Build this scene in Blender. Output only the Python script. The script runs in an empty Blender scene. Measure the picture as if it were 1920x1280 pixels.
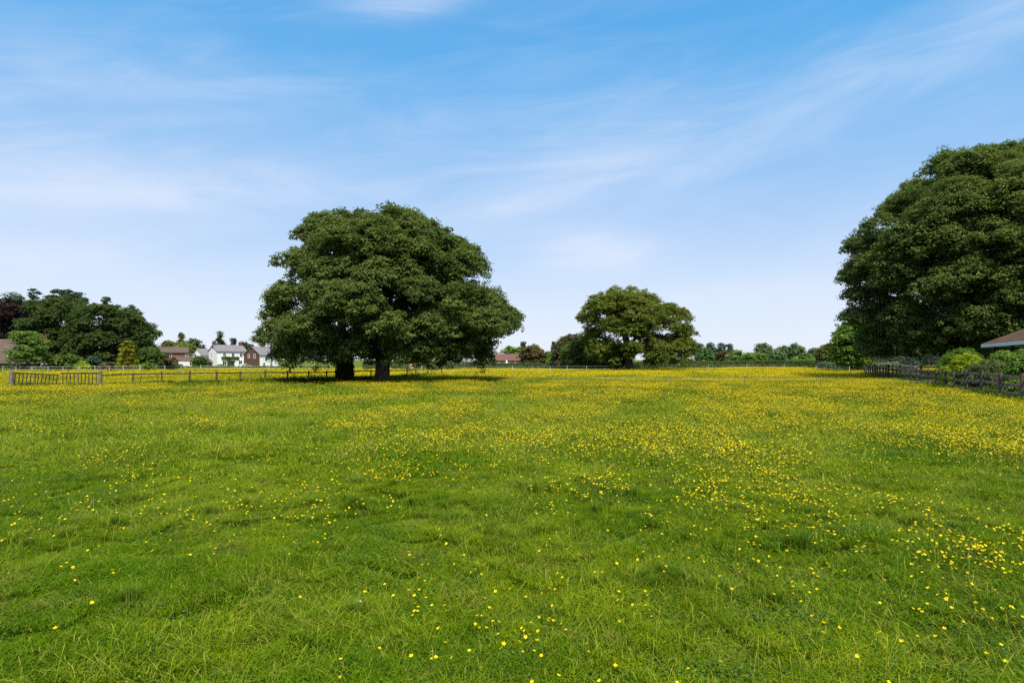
import bpy, math, numpy as np
from mathutils import Vector, Matrix
R = math.radians
sc = bpy.context.scene
COL = sc.collection

# ------------------------------------------------------------------ camera
F = 1920 * 20 / 36.0          # focal length in photo pixels
EYE = 1.65; HOR = 680.0
cam_d = bpy.data.cameras.new("camera"); cam_d.lens = 20; cam_d.sensor_width = 36
cam_d.shift_y = (HOR - 640) / 1920.0; cam_d.clip_start = 0.1; cam_d.clip_end = 9000
cam = bpy.data.objects.new("camera", cam_d); COL.objects.link(cam)
cam.location = (0, 0, EYE); cam.rotation_euler = (R(90), 0, 0); sc.camera = cam

# ------------------------------------------------------------------ render / exposure
sc.render.engine = 'CYCLES'
sc.cycles.use_denoising = False
sc.cycles.max_bounces = 6; sc.cycles.diffuse_bounces = 3; sc.cycles.glossy_bounces = 2
sc.cycles.transmission_bounces = 3; sc.cycles.transparent_max_bounces = 4
sc.view_settings.view_transform = 'Standard'; sc.view_settings.look = 'None'
sc.view_settings.gamma = 1; sc.view_settings.exposure = 0.5

# ------------------------------------------------------------------ sun + sky
SUN_EL, SUN_AZ = 57.0, 166.0      # azimuth clockwise from +Y (north): a little right of behind the camera
sun_d = bpy.data.lights.new("sun", 'SUN'); sun_d.energy = 4.0; sun_d.angle = R(4); sun_d.color = (1, .93, .80)
sun = bpy.data.objects.new("sun", sun_d); COL.objects.link(sun)
sv = Vector((math.sin(R(SUN_AZ)) * math.cos(R(SUN_EL)), math.cos(R(SUN_AZ)) * math.cos(R(SUN_EL)), math.sin(R(SUN_EL))))
sun.rotation_euler = sv.to_track_quat('Z', 'Y').to_euler(); sun.location = (0, -20, 60)

W = bpy.data.worlds.new("World"); sc.world = W; W.use_nodes = True
nt = W.node_tree; nt.nodes.clear()
class NB:
    """tiny node builder"""
    def __init__(s, nt): s.nt = nt
    def n(s, t, **k):
        o = s.nt.nodes.new(t)
        for a, v in k.items(): setattr(o, a, v)
        return o
    def put(s, sock, v):
        if hasattr(v, 'is_output') or isinstance(v, bpy.types.NodeSocket): s.nt.links.new(v, sock)
        elif v is not None: sock.default_value = v
    def m(s, op, a, b=None, c=None, clamp=False):
        o = s.n('ShaderNodeMath', operation=op); o.use_clamp = clamp
        s.put(o.inputs[0], a); s.put(o.inputs[1], b) if b is not None else 0; s.put(o.inputs[2], c) if c is not None else 0
        return o.outputs[0]
    def noise(s, vec, scale, det=4, rough=.55, dist=0):
        o = s.n('ShaderNodeTexNoise'); s.put(o.inputs['Vector'], vec); o.inputs['Scale'].default_value = scale
        o.inputs['Detail'].default_value = det; o.inputs['Roughness'].default_value = rough; o.inputs['Distortion'].default_value = dist
        return o.outputs['Fac']
    def ramp(s, v, lo, hi):
        o = s.n('ShaderNodeMapRange'); o.interpolation_type = 'SMOOTHSTEP'; s.put(o.inputs['Value'], v)
        o.inputs['From Min'].default_value = lo; o.inputs['From Max'].default_value = hi
        return o.outputs['Result']
    def mix(s, f, a, b):
        o = s.n('ShaderNodeMix', data_type='RGBA'); s.put(o.inputs[0], f)
        s.put(o.inputs[6], (*a, 1) if isinstance(a, tuple) and len(a) == 3 else a); s.put(o.inputs[7], (*b, 1) if isinstance(b, tuple) and len(b) == 3 else b)
        return o.outputs[2]
    def xyz(s, x, y, z):
        o = s.n('ShaderNodeCombineXYZ'); s.put(o.inputs[0], x); s.put(o.inputs[1], y); s.put(o.inputs[2], z); return o.outputs[0]
b = NB(nt)
sky = b.n('ShaderNodeTexSky', sky_type='NISHITA'); sky.sun_disc = False
sky.sun_elevation = R(SUN_EL); sky.sun_rotation = R(SUN_AZ); sky.air_density = 1.0; sky.dust_density = 0.6; sky.ozone_density = 2.0
tc = b.n('ShaderNodeTexCoord'); sp = b.n('ShaderNodeSeparateXYZ'); nt.links.new(tc.outputs['Generated'], sp.inputs[0])
dx, dy, dz = sp.outputs
el = b.m('MAXIMUM', dz, 0.0)
# sky colour by height over the horizon, tied to the physical sky
rampn = b.n('ShaderNodeValToRGB'); nt.links.new(el, rampn.inputs[0]); cr = rampn.color_ramp; cr.interpolation = 'B_SPLINE'
stops = [(0, (6.2, 6.6, 7.5)), (.09, (5.6, 6.3, 7.5)), (.18, (4.05, 5.45, 7.4)), (.30, (2.3, 4.3, 7.1)), (.42, (1.0, 3.6, 6.8)), (.54, (.45, 2.95, 6.5)), (.75, (3.0, 4.4, 6.4)), (1.0, (4.6, 5.2, 6.2))]  # milky stops overhead, out of view, added for softer neutral light
while len(cr.elements) < len(stops): cr.elements.new(.5)
for e_, (p_, c_) in zip(cr.elements, stops): e_.position = p_; e_.color = (*(k_ / 8 for k_ in c_), 1)
# high thin cloud in long bands that rise towards the right, as directions in the sky
den = b.m('MAXIMUM', dy, .12); u = b.m('DIVIDE', dx, den); v = b.m('DIVIDE', el, den)
up_ = b.m('MAXIMUM', u, 0.0); band = b.m('ADD', .385, b.m('MULTIPLY', b.m('POWER', up_, 1.6), .27)); rel = b.m('SUBTRACT', v, band)
streak = b.noise(b.xyz(b.m('MULTIPLY', u, 1.5), b.m('MULTIPLY', rel, 7.0), 3.7), 1.5, 10, .64, .7)
soft = b.noise(b.xyz(b.m('MULTIPLY', u, 1.3), b.m('MULTIPLY', rel, 3.0), 9.2), 1.3, 3, .5, .3)
bw = b.m('MAXIMUM', .045, b.m('ADD', .11, b.m('MULTIPLY', u, -.05)))
r1 = b.m('DIVIDE', rel, bw); bandf = b.m('EXPONENT', b.m('MULTIPLY', b.m('MULTIPLY', r1, r1), -1.0))
def puff(cu, cv, su_, sv_, rot=0):
    a_ = b.m('SUBTRACT', u, cu); b_ = b.m('SUBTRACT', b.m('SUBTRACT', v, cv), b.m('MULTIPLY', a_, rot))
    a_ = b.m('DIVIDE', a_, su_); b_ = b.m('DIVIDE', b_, sv_)
    return b.m('EXPONENT', b.m('MULTIPLY', b.m('ADD', b.m('MULTIPLY', a_, a_), b.m('MULTIPLY', b_, b_)), -1.0))
tot = b.m('MULTIPLY', bandf, b.m('SUBTRACT', .27, b.m('MULTIPLY', up_, .12)))
for pf in ((.14, .19, .11, .04, 0, .6), (-.19, .63, .12, .035, .1, .45), (-.55, .30, .35, .05, 0, .28), (.0, .275, .35, .04, .25, .25), (.45, .12, .5, .03, .05, .25), (-.75, .17, .3, .04, -.1, .25), (.85, .32, .25, .04, .3, .12)):
    tot = b.m('ADD', tot, b.m('MULTIPLY', puff(*pf[:5]), pf[5]))
tex = b.m('ADD', b.m('ADD', .2, b.m('MULTIPLY', b.ramp(streak, .32, .72), .55)), b.m('MULTIPLY', b.ramp(soft, .3, .7), .5))
faint = b.m('MULTIPLY', b.ramp(b.m('ADD', b.m('MULTIPLY', streak, .5), b.m('MULTIPLY', soft, .5)), .42, .68), .16)
cover = b.m('ADD', b.m('MULTIPLY', tot, tex), faint, clamp=True)
vs_ = b.n('ShaderNodeVectorMath', operation='SCALE'); nt.links.new(rampn.outputs[0], vs_.inputs[0]); vs_.inputs['Scale'].default_value = 8.0
ph = b.n('ShaderNodeMix', data_type='RGBA'); ph.inputs[0].default_value = .12; nt.links.new(vs_.outputs[0], ph.inputs[6]); nt.links.new(sky.outputs[0], ph.inputs[7])
skyc = b.mix(b.m('MINIMUM', cover, .8), ph.outputs[2], (6.3, 6.65, 7.65))
bg = b.n('ShaderNodeBackground'); nt.links.new(skyc, bg.inputs[0]); bg.inputs[1].default_value = 0.095
wo = b.n('ShaderNodeOutputWorld'); nt.links.new(bg.outputs[0], wo.inputs[0])

# ------------------------------------------------------------------ coordinates and ground height
def X(px, Y): return (px - 960.0) / F * Y
def Z(py, Y): return EYE - (py - HOR) / F * Y
def vn(x, y, s=0):
    xi = np.floor(x).astype(np.int64); yi = np.floor(y).astype(np.int64); fx = x - xi; fy = y - yi
    fx = fx * fx * (3 - 2 * fx); fy = fy * fy * (3 - 2 * fy)
    def h(a, c):
        n = (a * 374761393 + c * 668265263 + s * 974634777) & 0xffffffff
        n = ((n ^ (n >> 13)) * 1274126177) & 0xffffffff
        return ((n ^ (n >> 16)) & 0xffff) / 65535.0
    return (h(xi, yi) * (1 - fx) + h(xi + 1, yi) * fx) * (1 - fy) + (h(xi, yi + 1) * (1 - fx) + h(xi + 1, yi + 1) * fx) * fy
def fbm(x, y, s=0, o=4):
    t = 0; a = .5; n = 0
    for k in range(o): t = t + a * vn(x * 2**k, y * 2**k, s + k * 17); n += a; a *= .5
    return t / n
def H(x, y):
    x = np.asarray(x, float); y = np.asarray(y, float)
    near = np.clip((140 - y) / 60, 0, 1)
    h = (fbm(x * .25, y * .25, 5, 3) - .5) * .16 * near + ((fbm(x * 1.1, y * 1.1, 9, 2) - .5) * .10 + (fbm(x * 3.1, y * 3.1, 19, 2) - .5) * .05) * np.clip((34 - y) / 20, 0, 1)
    h = h + .35 * np.exp(-((x - 62) / 26) ** 2 - ((y - 125) / 30) ** 2)
    h = h + np.clip((y - 60) / 60, 0, 1) * np.clip((x - y * .60) / 20, 0, 1) * .9        # pasture rising behind the rail fence
    h = h + np.clip((y - 260) / 600, 0, 1) ** 2 * 6
    return h
def h0(x, y): return float(H(np.array([x]), np.array([y]))[0])

# ------------------------------------------------------------------ object helpers
def link(name, me, mat, parent=None):
    o = bpy.data.objects.new(name, me); COL.objects.link(o)
    if mat is not None: me.materials.append(mat)
    if parent is not None: o.parent = parent
    return o
def tag(o, label=None, cat=None, group=None, kind=None):
    for k, v in (('label', label), ('category', cat), ('group', group), ('kind', kind)):
        if v: o[k] = v
    return o
def empty(name, loc, label, cat, group=None, rz=0):
    o = bpy.data.objects.new(name, None); COL.objects.link(o); o.location = loc; o.rotation_euler = (0, 0, rz); o.empty_display_size = .3
    return tag(o, label, cat, group)
def mesh_np(name, V, Fc, tint=None, smooth=False):
    """V (n,3); Fc (m,k) equal-sized polygons"""
    me = bpy.data.meshes.new(name); V = np.ascontiguousarray(V, np.float32); Fc = np.ascontiguousarray(Fc, np.int32)
    m, k = Fc.shape
    me.vertices.add(len(V)); me.vertices.foreach_set('co', V.ravel())
    me.loops.add(m * k); me.loops.foreach_set('vertex_index', Fc.ravel())
    me.polygons.add(m); me.polygons.foreach_set('loop_start', np.arange(0, m * k, k, dtype=np.int32)); me.polygons.foreach_set('loop_total', np.full(m, k, np.int32))
    if smooth: me.polygons.foreach_set('use_smooth', np.ones(m, bool))
    if tint is not None:
        a = me.attributes.new('tint', 'FLOAT', 'POINT'); a.data.foreach_set('value', np.ascontiguousarray(tint, np.float32))
    me.update(calc_edges=True); return me
class MB:
    def __init__(s): s.v = []; s.f = []
    def add(s, vs, fs):
        o = len(s.v); s.v += [tuple(p) for p in vs]; s.f += [tuple(i + o for i in f) for f in fs]; return s
    def box(s, c, size, rz=0, M=None):
        hx, hy, hz = size[0] / 2, size[1] / 2, size[2] / 2; m = M if M is not None else Matrix.Rotation(rz, 3, 'Z')
        vs = [Vector(c) + m @ Vector((x, y, z)) for x in (-hx, hx) for y in (-hy, hy) for z in (-hz, hz)]
        return s.add(vs, [(0, 1, 3, 2), (4, 6, 7, 5), (0, 4, 5, 1), (2, 3, 7, 6), (0, 2, 6, 4), (1, 5, 7, 3)])
    def beam(s, p0, p1, w, h, jit=0, rng=None):
        p0 = Vector(p0); p1 = Vector(p1); d = p1 - p0; L = d.length; d.normalize()
        side = d.cross(Vector((0, 0, 1)))
        if side.length < 1e-3: side = Vector((1, 0, 0))
        side.normalize(); up = side.cross(d)
        M = Matrix((d, side, up)).transposed()
        return s.box((p0 + p1) / 2, (L, w, h), M=M)
    def tube(s, pts, rad, n=8, cap=True):
        pts = [Vector(p) for p in pts]; vs = []; fs = []
        ref = Vector((.3, .9, .1))
        for i, p in enumerate(pts):
            d = (pts[min(i + 1, len(pts) - 1)] - pts[max(i - 1, 0)]).normalized()
            a = d.cross(ref)
            if a.length < .05: a = d.cross(Vector((1, 0, 0)))
            a.normalize(); c = d.cross(a)
            for k in range(n):
                t = 2 * math.pi * k / n; vs.append(p + (a * math.cos(t) + c * math.sin(t)) * rad[i])
        for i in range(len(pts) - 1):
            for k in range(n): fs.append((i * n + k, i * n + (k + 1) % n, (i + 1) * n + (k + 1) % n, (i + 1) * n + k))
        if cap: fs.append(tuple(range(n))[::-1]); fs.append(tuple((len(pts) - 1) * n + k for k in range(n)))
        return s.add(vs, fs)
    def build(s, name, mat, parent=None, smooth=False, bevel=0):
        me = bpy.data.meshes.new(name); me.from_pydata(s.v, [], s.f)
        if smooth: me.polygons.foreach_set('use_smooth', [True] * len(me.polygons))
        o = link(name, me, mat, parent)
        if bevel: m = o.modifiers.new('bevel', 'BEVEL'); m.width = bevel; m.segments = 2; m.limit_method = 'ANGLE'
        me.update(); return o

# ------------------------------------------------------------------ materials
MATS = {}
def base_mat(name):
    m = bpy.data.materials.new(name); m.use_nodes = True; t = m.node_tree; t.nodes.clear(); return m, NB(t)
def leaf_mat(name, dark, light, trans=.30, rough=.65, tip=None, spec=.06):
    if name in MATS: return MATS[name]
    m, q = base_mat(name); a = q.n('ShaderNodeAttribute', attribute_name='tint')
    g = q.n('ShaderNodeNewGeometry')
    col = q.mix(a.outputs['Fac'], dark, light)
    if tip is not None: col = q.mix(q.ramp(a.outputs['Fac'], .86, .98), col, tip)
    nn = q.noise(g.outputs['Position'], .35, 3); col = q.mix(q.ramp(nn, .35, .7), col, tuple(min(1, c * 1.35) for c in light))if False else col
    p = q.n('ShaderNodeBsdfPrincipled'); q.put(p.inputs['Base Color'], col); p.inputs['Roughness'].default_value = rough; p.inputs['Specular IOR Level'].default_value = spec
    tr = q.n('ShaderNodeBsdfTranslucent'); q.put(tr.inputs[0], q.mix(.5, col, (light[0] * 1.5, light[1] * 1.6, light[2])))
    mx = q.n('ShaderNodeMixShader'); mx.inputs[0].default_value = trans
    q.nt.links.new(p.outputs[0], mx.inputs[1]); q.nt.links.new(tr.outputs[0], mx.inputs[2])
    o = q.n('ShaderNodeOutputMaterial'); q.nt.links.new(mx.outputs[0], o.inputs[0]); MATS[name] = m; return m
def solid(name, c1, c2=None, scale=8, rough=.8, stretch=(1, 1, 1), bump=0, spec=.3, coord='Object', brick=None):
    if name in MATS: return MATS[name]
    m, q = base_mat(name); tcn = q.n('ShaderNodeTexCoord'); mp = q.n('ShaderNodeMapping'); q.nt.links.new(tcn.outputs[coord], mp.inputs[0]); mp.inputs['Scale'].default_value = stretch
    nz = q.noise(mp.outputs[0], scale, 6, .6)
    col = q.mix(q.ramp(nz, .3, .7), c1, c2 or c1)
    if brick:
        br = q.n('ShaderNodeTexBrick'); mp2 = q.n('ShaderNodeMapping'); q.nt.links.new(tcn.outputs['Object'], mp2.inputs[0]); mp2.inputs['Rotation'].default_value = (R(90), 0, 0)
        q.nt.links.new(mp2.outputs[0], br.inputs[0]); br.inputs['Scale'].default_value = brick
        br.inputs['Color1'].default_value = (1, 1, 1, 1); br.inputs['Color2'].default_value = (.72, .72, .72, 1); br.inputs['Mortar'].default_value = (.8, .78, .72, 1)
        mm = q.n('ShaderNodeMix', data_type='RGBA', blend_type='MULTIPLY'); mm.inputs[0].default_value = 1; q.put(mm.inputs[6], col); q.put(mm.inputs[7], br.outputs[0]); col = mm.outputs[2]
    p = q.n('ShaderNodeBsdfPrincipled'); q.put(p.inputs['Base Color'], col); p.inputs['Roughness'].default_value = rough; p.inputs['Specular IOR Level'].default_value = spec
    if bump:
        bp = q.n('ShaderNodeBump'); bp.inputs['Strength'].default_value = bump; bp.inputs['Distance'].default_value = .03; q.put(bp.inputs['Height'], nz); q.nt.links.new(bp.outputs[0], p.inputs['Normal'])
    o = q.n('ShaderNodeOutputMaterial'); q.nt.links.new(p.outputs[0], o.inputs[0]); MATS[name] = m; return m
bark = solid('bark', (.06, .046, .034), (.16, .12, .09), 3, .9, (1, 1, .25), .8)
wood_dark = solid('creosoted_timber', (.05, .034, .025), (.15, .11, .085), 6, .85, (1, 1, 1), .4)
wood_grey = solid('weathered_timber', (.10, .085, .06), (.24, .20, .15), 7, .85, (1, 1, 1), .4)
wood_brown = solid('old_brown_timber', (.045, .033, .024), (.12, .09, .065), 7, .85, (1, 1, 1), .4)
wood_rail = solid('faded_rail_timber', (.10, .075, .058), (.26, .20, .16), 6, .85, (1, 1, 1), .4)
rust = solid('rusty_iron', (.03, .02, .015), (.07, .045, .03), 20, .7)
white_tape = solid('white_tape', (.75, .75, .72), (.6, .62, .6), 5, .6)
white_post = solid('white_plastic', (.75, .76, .72), (.6, .6, .58), 5, .5)
render_w = solid('white_render', (.90, .90, .88), (.84, .84, .82), .6, .9)
slate = solid('slate_tiles', (.15, .14, .145), (.25, .235, .245), 2.5, .8)
tile_br = solid('brown_tiles', (.085, .06, .05), (.15, .105, .085), 2.2, .9)
tile_red = solid('red_tiles', (.17, .07, .05), (.24, .11, .08), 2, .9)
brick = solid('red_brick', (.20, .085, .055), (.27, .13, .085), 1.5, .9, brick=5.0)
brick_d = solid('dark_brick', (.13, .065, .045), (.19, .095, .065), 1.5, .9, brick=5.0)
glass = solid('window_glass', (.02, .025, .03), (.05, .055, .06), 2, .15, spec=.6)
paint_w = solid('white_paint', (.78, .78, .76), (.7, .7, .69), 3, .5)
dark_w = solid('dark_stain', (.03, .025, .022), (.05, .04, .035), 4, .8)
tyre = solid('tyre_rubber', (.02, .02, .02), (.03, .03, .03), 4, .9)

# ------------------------------------------------------------------ foliage
def unit(a): return a / np.maximum(np.linalg.norm(a, axis=1, keepdims=True), 1e-9)
def leaves(rng, pos, nrm, size, tint, asp=.62, jit=.48):
    n = len(pos); nrm = unit(nrm + rng.normal(0, jit, (n, 3)))
    t = unit(np.cross(nrm, rng.normal(0, 1, (n, 3)))); bt = np.cross(nrm, t)
    s = (size * rng.uniform(.65, 1.35, n))[:, None]
    V = np.empty((n, 4, 3)); V[:, 0] = pos - t * s; V[:, 1] = pos - bt * s * asp + nrm * s * .15; V[:, 2] = pos + t * s - nrm * s * .2; V[:, 3] = pos + bt * s * asp + nrm * s * .15
    Fc = np.arange(n * 4).reshape(n, 4)
    return V.reshape(-1, 3), Fc, np.repeat(tint, 4)
def crown(rng, lobes, leaf, cr, cover=1.0, droop=.35, up=.55, flat=.6):
    """lobes: (cx,cy,cz,rx,rz). every lobe carries leaf clumps on its dome, every clump a few dozen leaves"""
    C = []; N = []; Tn = []; SZ = []
    for L in lobes:
        area = 2.6 * math.pi * L[3] * (L[3] + L[4]) / 2 * 1.3
        n = max(4, int(area / (cr * cr * 1.7) * cover)); d = unit(rng.normal(0, 1, (n, 3))); d[:, 2] = np.where(d[:, 2] < -droop, -d[:, 2], d[:, 2])
        r = rng.uniform(.72, 1.06, n)[:, None]
        C.append(np.array(L[:3]) + d * np.array([L[3], L[3], L[4]]) * r); N.append(d); Tn.append(np.full(n, rng.uniform(-.18, .18)) + rng.normal(0, .12, n)); SZ.append(np.full(n, cr) * rng.uniform(.5, 1.35, n))
        k = max(2, n // 5)     # a few inside the lobe
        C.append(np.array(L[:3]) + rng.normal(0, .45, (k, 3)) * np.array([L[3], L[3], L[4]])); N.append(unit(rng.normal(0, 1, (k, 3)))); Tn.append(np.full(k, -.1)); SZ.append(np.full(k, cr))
    C = np.concatenate(C); N = np.concatenate(N); Tn = np.concatenate(Tn); SZ = np.concatenate(SZ)
    per = max(6, int(2.3 * (cr / leaf) ** 2 * .55))
    idx = np.repeat(np.arange(len(C)), per); m = len(idx)
    d = unit(rng.normal(0, 1, (m, 3))); d[:, 2] = np.abs(d[:, 2]) * rng.choice([1, 1, 1, -.5], m)
    rr = rng.uniform(.35, 1.08, m)[:, None] ** .6
    pos = C[idx] + d * rr * SZ[idx][:, None] * np.array([1, 1, flat])
    nr = d * .7 + N[idx] * .35 + np.array([0, 0, up])
    tint = np.clip(.42 + Tn[idx] + rng.normal(0, .16, m) + .12 * d[:, 2], 0, 1)  # clump tops tinted lighter, clumps inside darker: light and shade in the colour
    return leaves(rng, pos, nr, np.full(m, leaf), tint)
def bez(p0, p1, p2, n):
    t = np.linspace(0, 1, n)[:, None]; return (1 - t) ** 2 * p0 + 2 * t * (1 - t) * p1 + t * t * p2
def limbs(rng, mb, base, r0, fork, lobes, ground, twigs=True, nlimb=7, seg=8):
    """trunk with a root flare, heavy limbs from the fork, thinner branches to each lobe"""
    tz = np.array([-.3, 0, .25, .7, 1.4, max(2.0, fork)]) if fork > 1.6 else np.array([-.2, 0, .15, .4, .8, fork])
    fr = np.array([1.9, 1.55, 1.22, 1.02, .98, 1.08]) * r0
    top = np.array([base[0] + rng.normal(0, .15), base[1] + rng.normal(0, .15), ground + tz[-1]])
    pts = [np.array([base[0] + (top[0] - base[0]) * max(0, z) / tz[-1], base[1] + (top[1] - base[1]) * max(0, z) / tz[-1], ground + z]) for z in tz]
    mb.tube(pts, fr, 14)
    cs = np.array([l[:3] for l in lobes]); nl = min(nlimb, len(cs))
    cen = cs[rng.choice(len(cs), nl, replace=False)]
    for _ in range(6):
        a = np.argmin(((cs[:, None] - cen[None]) ** 2).sum(2), 1)
        for k in range(nl):
            if (a == k).any(): cen[k] = cs[a == k].mean(0)
    for k in range(nl):
        if not (a == k).any(): continue
        e = cen[k]; st = top - np.array([0, 0, rng.uniform(0, .25) * tz[-1]])
        mid = st * .5 + e * .5; mid[2] = st[2] + (e[2] - st[2]) * .62; mid[:2] += rng.normal(0, .04, 2) * np.linalg.norm(e - st)
        P = bez(st, mid, e, seg + 1); P[1:-1] += rng.normal(0, .02, (seg - 1, 3)) * np.linalg.norm(e - st)
        r1 = r0 * .55 * math.sqrt((a == k).sum() / len(cs) * nl); r1 = min(max(r1, r0 * .35), r0 * .75); rad = np.linspace(r1, r1 * .35, seg + 1); mb.tube(P, rad, 8)
        for c in cs[a == k]:
            i = int(rng.integers(seg // 2, seg + 1)); s2 = P[i]; m2 = (s2 + c) / 2 + np.array([0, 0, .15 * np.linalg.norm(c - s2)])
            Q = bez(s2, m2, c, 5); Q[1:-1] += rng.normal(0, .03, (3, 3)) * np.linalg.norm(c - s2); mb.tube(Q, np.linspace(rad[i] * .6, r0 * .05, 5), 6, cap=False)
            if twigs:
                for _ in range(5):
                    d = rng.normal(0, 1, 3); d /= np.linalg.norm(d); d[2] = abs(d[2]) * .6; e2 = c + d * np.array([1.6, 1.6, 1.0]) * r0 * 1.4
                    mb.tube([Q[3], (Q[3] + e2) / 2 + rng.normal(0, .08, 3), e2], [r0 * .05, r0 * .035, r0 * .015], 4, cap=False)
def envelope_lobes(rng, prof, tx, Y, n, Rl, inner=.3, zbot=None, ydepth=.85, flat=.72, tp=None):
    """prof: rows (py, left px, right px) of the crown outline seen from the meadow; depth radius from its mean"""
    pr = np.array(sorted(prof), float); zz = Z(pr[:, 0], Y)[::-1]; L = (X(pr[:, 1], Y) - tx)[::-1]; Rr = (X(pr[:, 2], Y) - tx)[::-1]
    z0, z1 = zz[0], zz[-1]; out = []; tries = 0; margin = -.12 * Rl
    def fits(c, R_, rz):
        """keep the whole lobe, leaf sprays included, within the crown's outline as seen across the meadow"""
        k = F / c[1]; sx = 960 + c[0] * k; sy = HOR - (c[2] - EYE) * k; re = (R_ * 1.05 + margin) * k; ze = (rz * 1.05 + Rl * .17) * k
        for (ax, az) in ((-1, 0), (1, 0), (-.7, .7), (.7, .7), (0, 1), (-.9, .4), (.9, .4), (-.4, .9), (.4, .9)):
            yy = sy - az * ze; xx = sx + ax * re
            if yy < pr[0, 0] - 1: return False
            if not (np.interp(yy, pr[:, 0], pr[:, 1]) - 1 <= xx <= np.interp(yy, pr[:, 0], pr[:, 2]) + 1): return False
        return True
    while len(out) < n and tries < 3 * n:
        tries += 1; best = None; bd = -1
        for at in range(60):
            if at >= 12 and best is not None: break
            R_ = Rl * rng.uniform(.6, 1.25) * (1 if at < 25 else .7); rz = R_ * flat
            z = rng.uniform(z0 + rz * .55, z1 - rz * .95) if z1 - z0 > 2 * rz else (z0 + z1) / 2
            l = np.interp(z + rz * .3, zz, L); r = np.interp(z + rz * .3, zz, Rr); cx = (l + r) / 2; hw = (r - l) / 2; R_ = min(R_, max(hw * .95, Rl * .35)); rz = R_ * flat
            f = 1.0 if rng.random() > inner else rng.uniform(.2, .65)
            th = rng.uniform(0, 2 * math.pi); k = max(hw - R_ * .88, hw * .1)
            top = rng.random() < .25
            if top: f *= rng.uniform(0, 1); # caps
            px, py = cx + k * f * math.cos(th), k * f * math.sin(th) * ydepth
            c = np.array([tx + px, Y + py, z])
            if top:
                # lift to the surface over this place
                zs = np.linspace(z1 - rz * .95, z0 + rz, 22)
                for zq in zs:
                    lq, rq = np.interp(zq + rz * .4, zz, L), np.interp(zq + rz * .4, zz, Rr)
                    hq = max((rq - lq) / 2 - R_ * .8, .05)
                    if ((px - (lq + rq) / 2) / hq) ** 2 + (py / (hq * ydepth)) ** 2 <= 1: c[2] = zq; break
            if not fits(c, R_, rz): continue
            dmin = min([np.linalg.norm((c - o[:3]) / np.array([1, 1, .8])) / (o[3] + R_) for o in out], default=9)
            if dmin > bd: bd = dmin; best = (c[0], c[1], c[2], R_, rz)
        if best is not None: out.append(np.array(best))
    return out
def florets(rng, domes, sub=13, rr=.36, seat=.74, low=-.12):
    """every big bough of a mature crown ends in a dome covered with smaller leafy heads"""
    out = []
    for D in domes:
        m = max(5, int(sub * rng.uniform(.8, 1.2))); i = np.arange(m) + .5; ph = i * 2.39996 + rng.uniform(0, 6.28); z = 1 - (1 - low) * i / m; q = np.sqrt(np.maximum(0, 1 - z * z))
        for k in range(m):
            d = np.array([q[k] * math.cos(ph[k]), q[k] * math.sin(ph[k]), z[k]]) + rng.normal(0, .09, 3); r = D[3] * rr * rng.uniform(.75, 1.2)
            out.append(np.array([D[0] + d[0] * D[3] * seat, D[1] + d[1] * D[3] * seat, D[2] + d[2] * D[4] * seat, r, r * .85]))
    return out
def tree(name, label, cat, px, Y, prof, mat, n=30, Rl=1.8, leaf=None, cr=None, r0=.4, fork=2.5, seed=1, group=None, inner=.3, cover=1.0, extra=(), flat=.72, barkm=None, nlimb=7, twigs=False, trunk=True, up=.75, droop=.35, basex=None, ydepth=.85, cflat=.72, sub=0, rr=.36, fill=None):
    rng = np.random.default_rng(seed); tx = X(px, Y); g = h0(tx, Y)
    leaf = leaf or Y * .0030; cr = cr or max(leaf * 3.2, Rl * .34)
    lobes = envelope_lobes(rng, prof, tx, Y, n, Rl, inner, flat=flat, ydepth=ydepth)
    for (epx, epy, er, ed) in extra: lobes.append(np.array([X(epx, Y), Y + ed, Z(epy, Y), er, er * flat]))
    heads = florets(rng, lobes, sub, rr) if sub else lobes
    if fill: heads = heads + envelope_lobes(rng, prof, tx, Y, fill[0], fill[1], .1, flat=.9, ydepth=ydepth)
    root = empty(name, (tx, Y, g), label, cat, group)
    V, Fc, T = crown(rng, heads, leaf, cr, cover, up=up, droop=droop, flat=cflat); V -= np.array([tx, Y, g])
    link('crown', mesh_np('crown', V, Fc, T), mat, root)
    if trunk:
        mb = MB(); limbs(rng, mb, (tx, Y), r0, fork, lobes, g, twigs, nlimb)
        mb.v = [(a[0] - tx, a[1] - Y, a[2] - g) for a in mb.v]; mb.build('trunk', barkm or bark, root, smooth=True)
    return root

# leaf materials (base colours)
sycamore = leaf_mat('sycamore_leaves', (.028, .060, .018), (.185, .235, .052), tip=(.17, .12, .06))
syc_gold = leaf_mat('sunny_sycamore_leaves', (.055, .085, .014), (.24, .27, .045), tip=(.2, .15, .06))  # lighter golden copy of the sycamore leaves, sunlight put into the colour
syc_dark = leaf_mat('dark_broadleaf', (.030, .056, .016), (.105, .150, .038))
green_mid = leaf_mat('mid_green_leaves', (.045, .085, .018), (.13, .19, .040))
green_bright = leaf_mat('bright_green_leaves', (.075, .145, .02), (.20, .31, .05))  # bright green base tone shared by several trees and shrubs
yellow_l = leaf_mat('golden_leaves', (.17, .20, .015), (.42, .42, .03))
lime_l = leaf_mat('lime_leaves', (.13, .20, .012), (.36, .42, .025))
bluegreen = leaf_mat('bluish_needles', (.028, .060, .038), (.075, .125, .078))
pine_l = leaf_mat('pine_needles', (.025, .045, .02), (.075, .11, .045), trans=.1)
copper = leaf_mat('copper_beech_leaves', (.020, .012, .014), (.055, .030, .028))
bronze = leaf_mat('bronze_leaves', (.060, .050, .022), (.17, .125, .055))
olive_l = leaf_mat('olive_leaves', (.07, .085, .02), (.19, .20, .05))
greyg = leaf_mat('grey_green_leaves', (.09, .13, .07), (.20, .26, .13))
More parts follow.
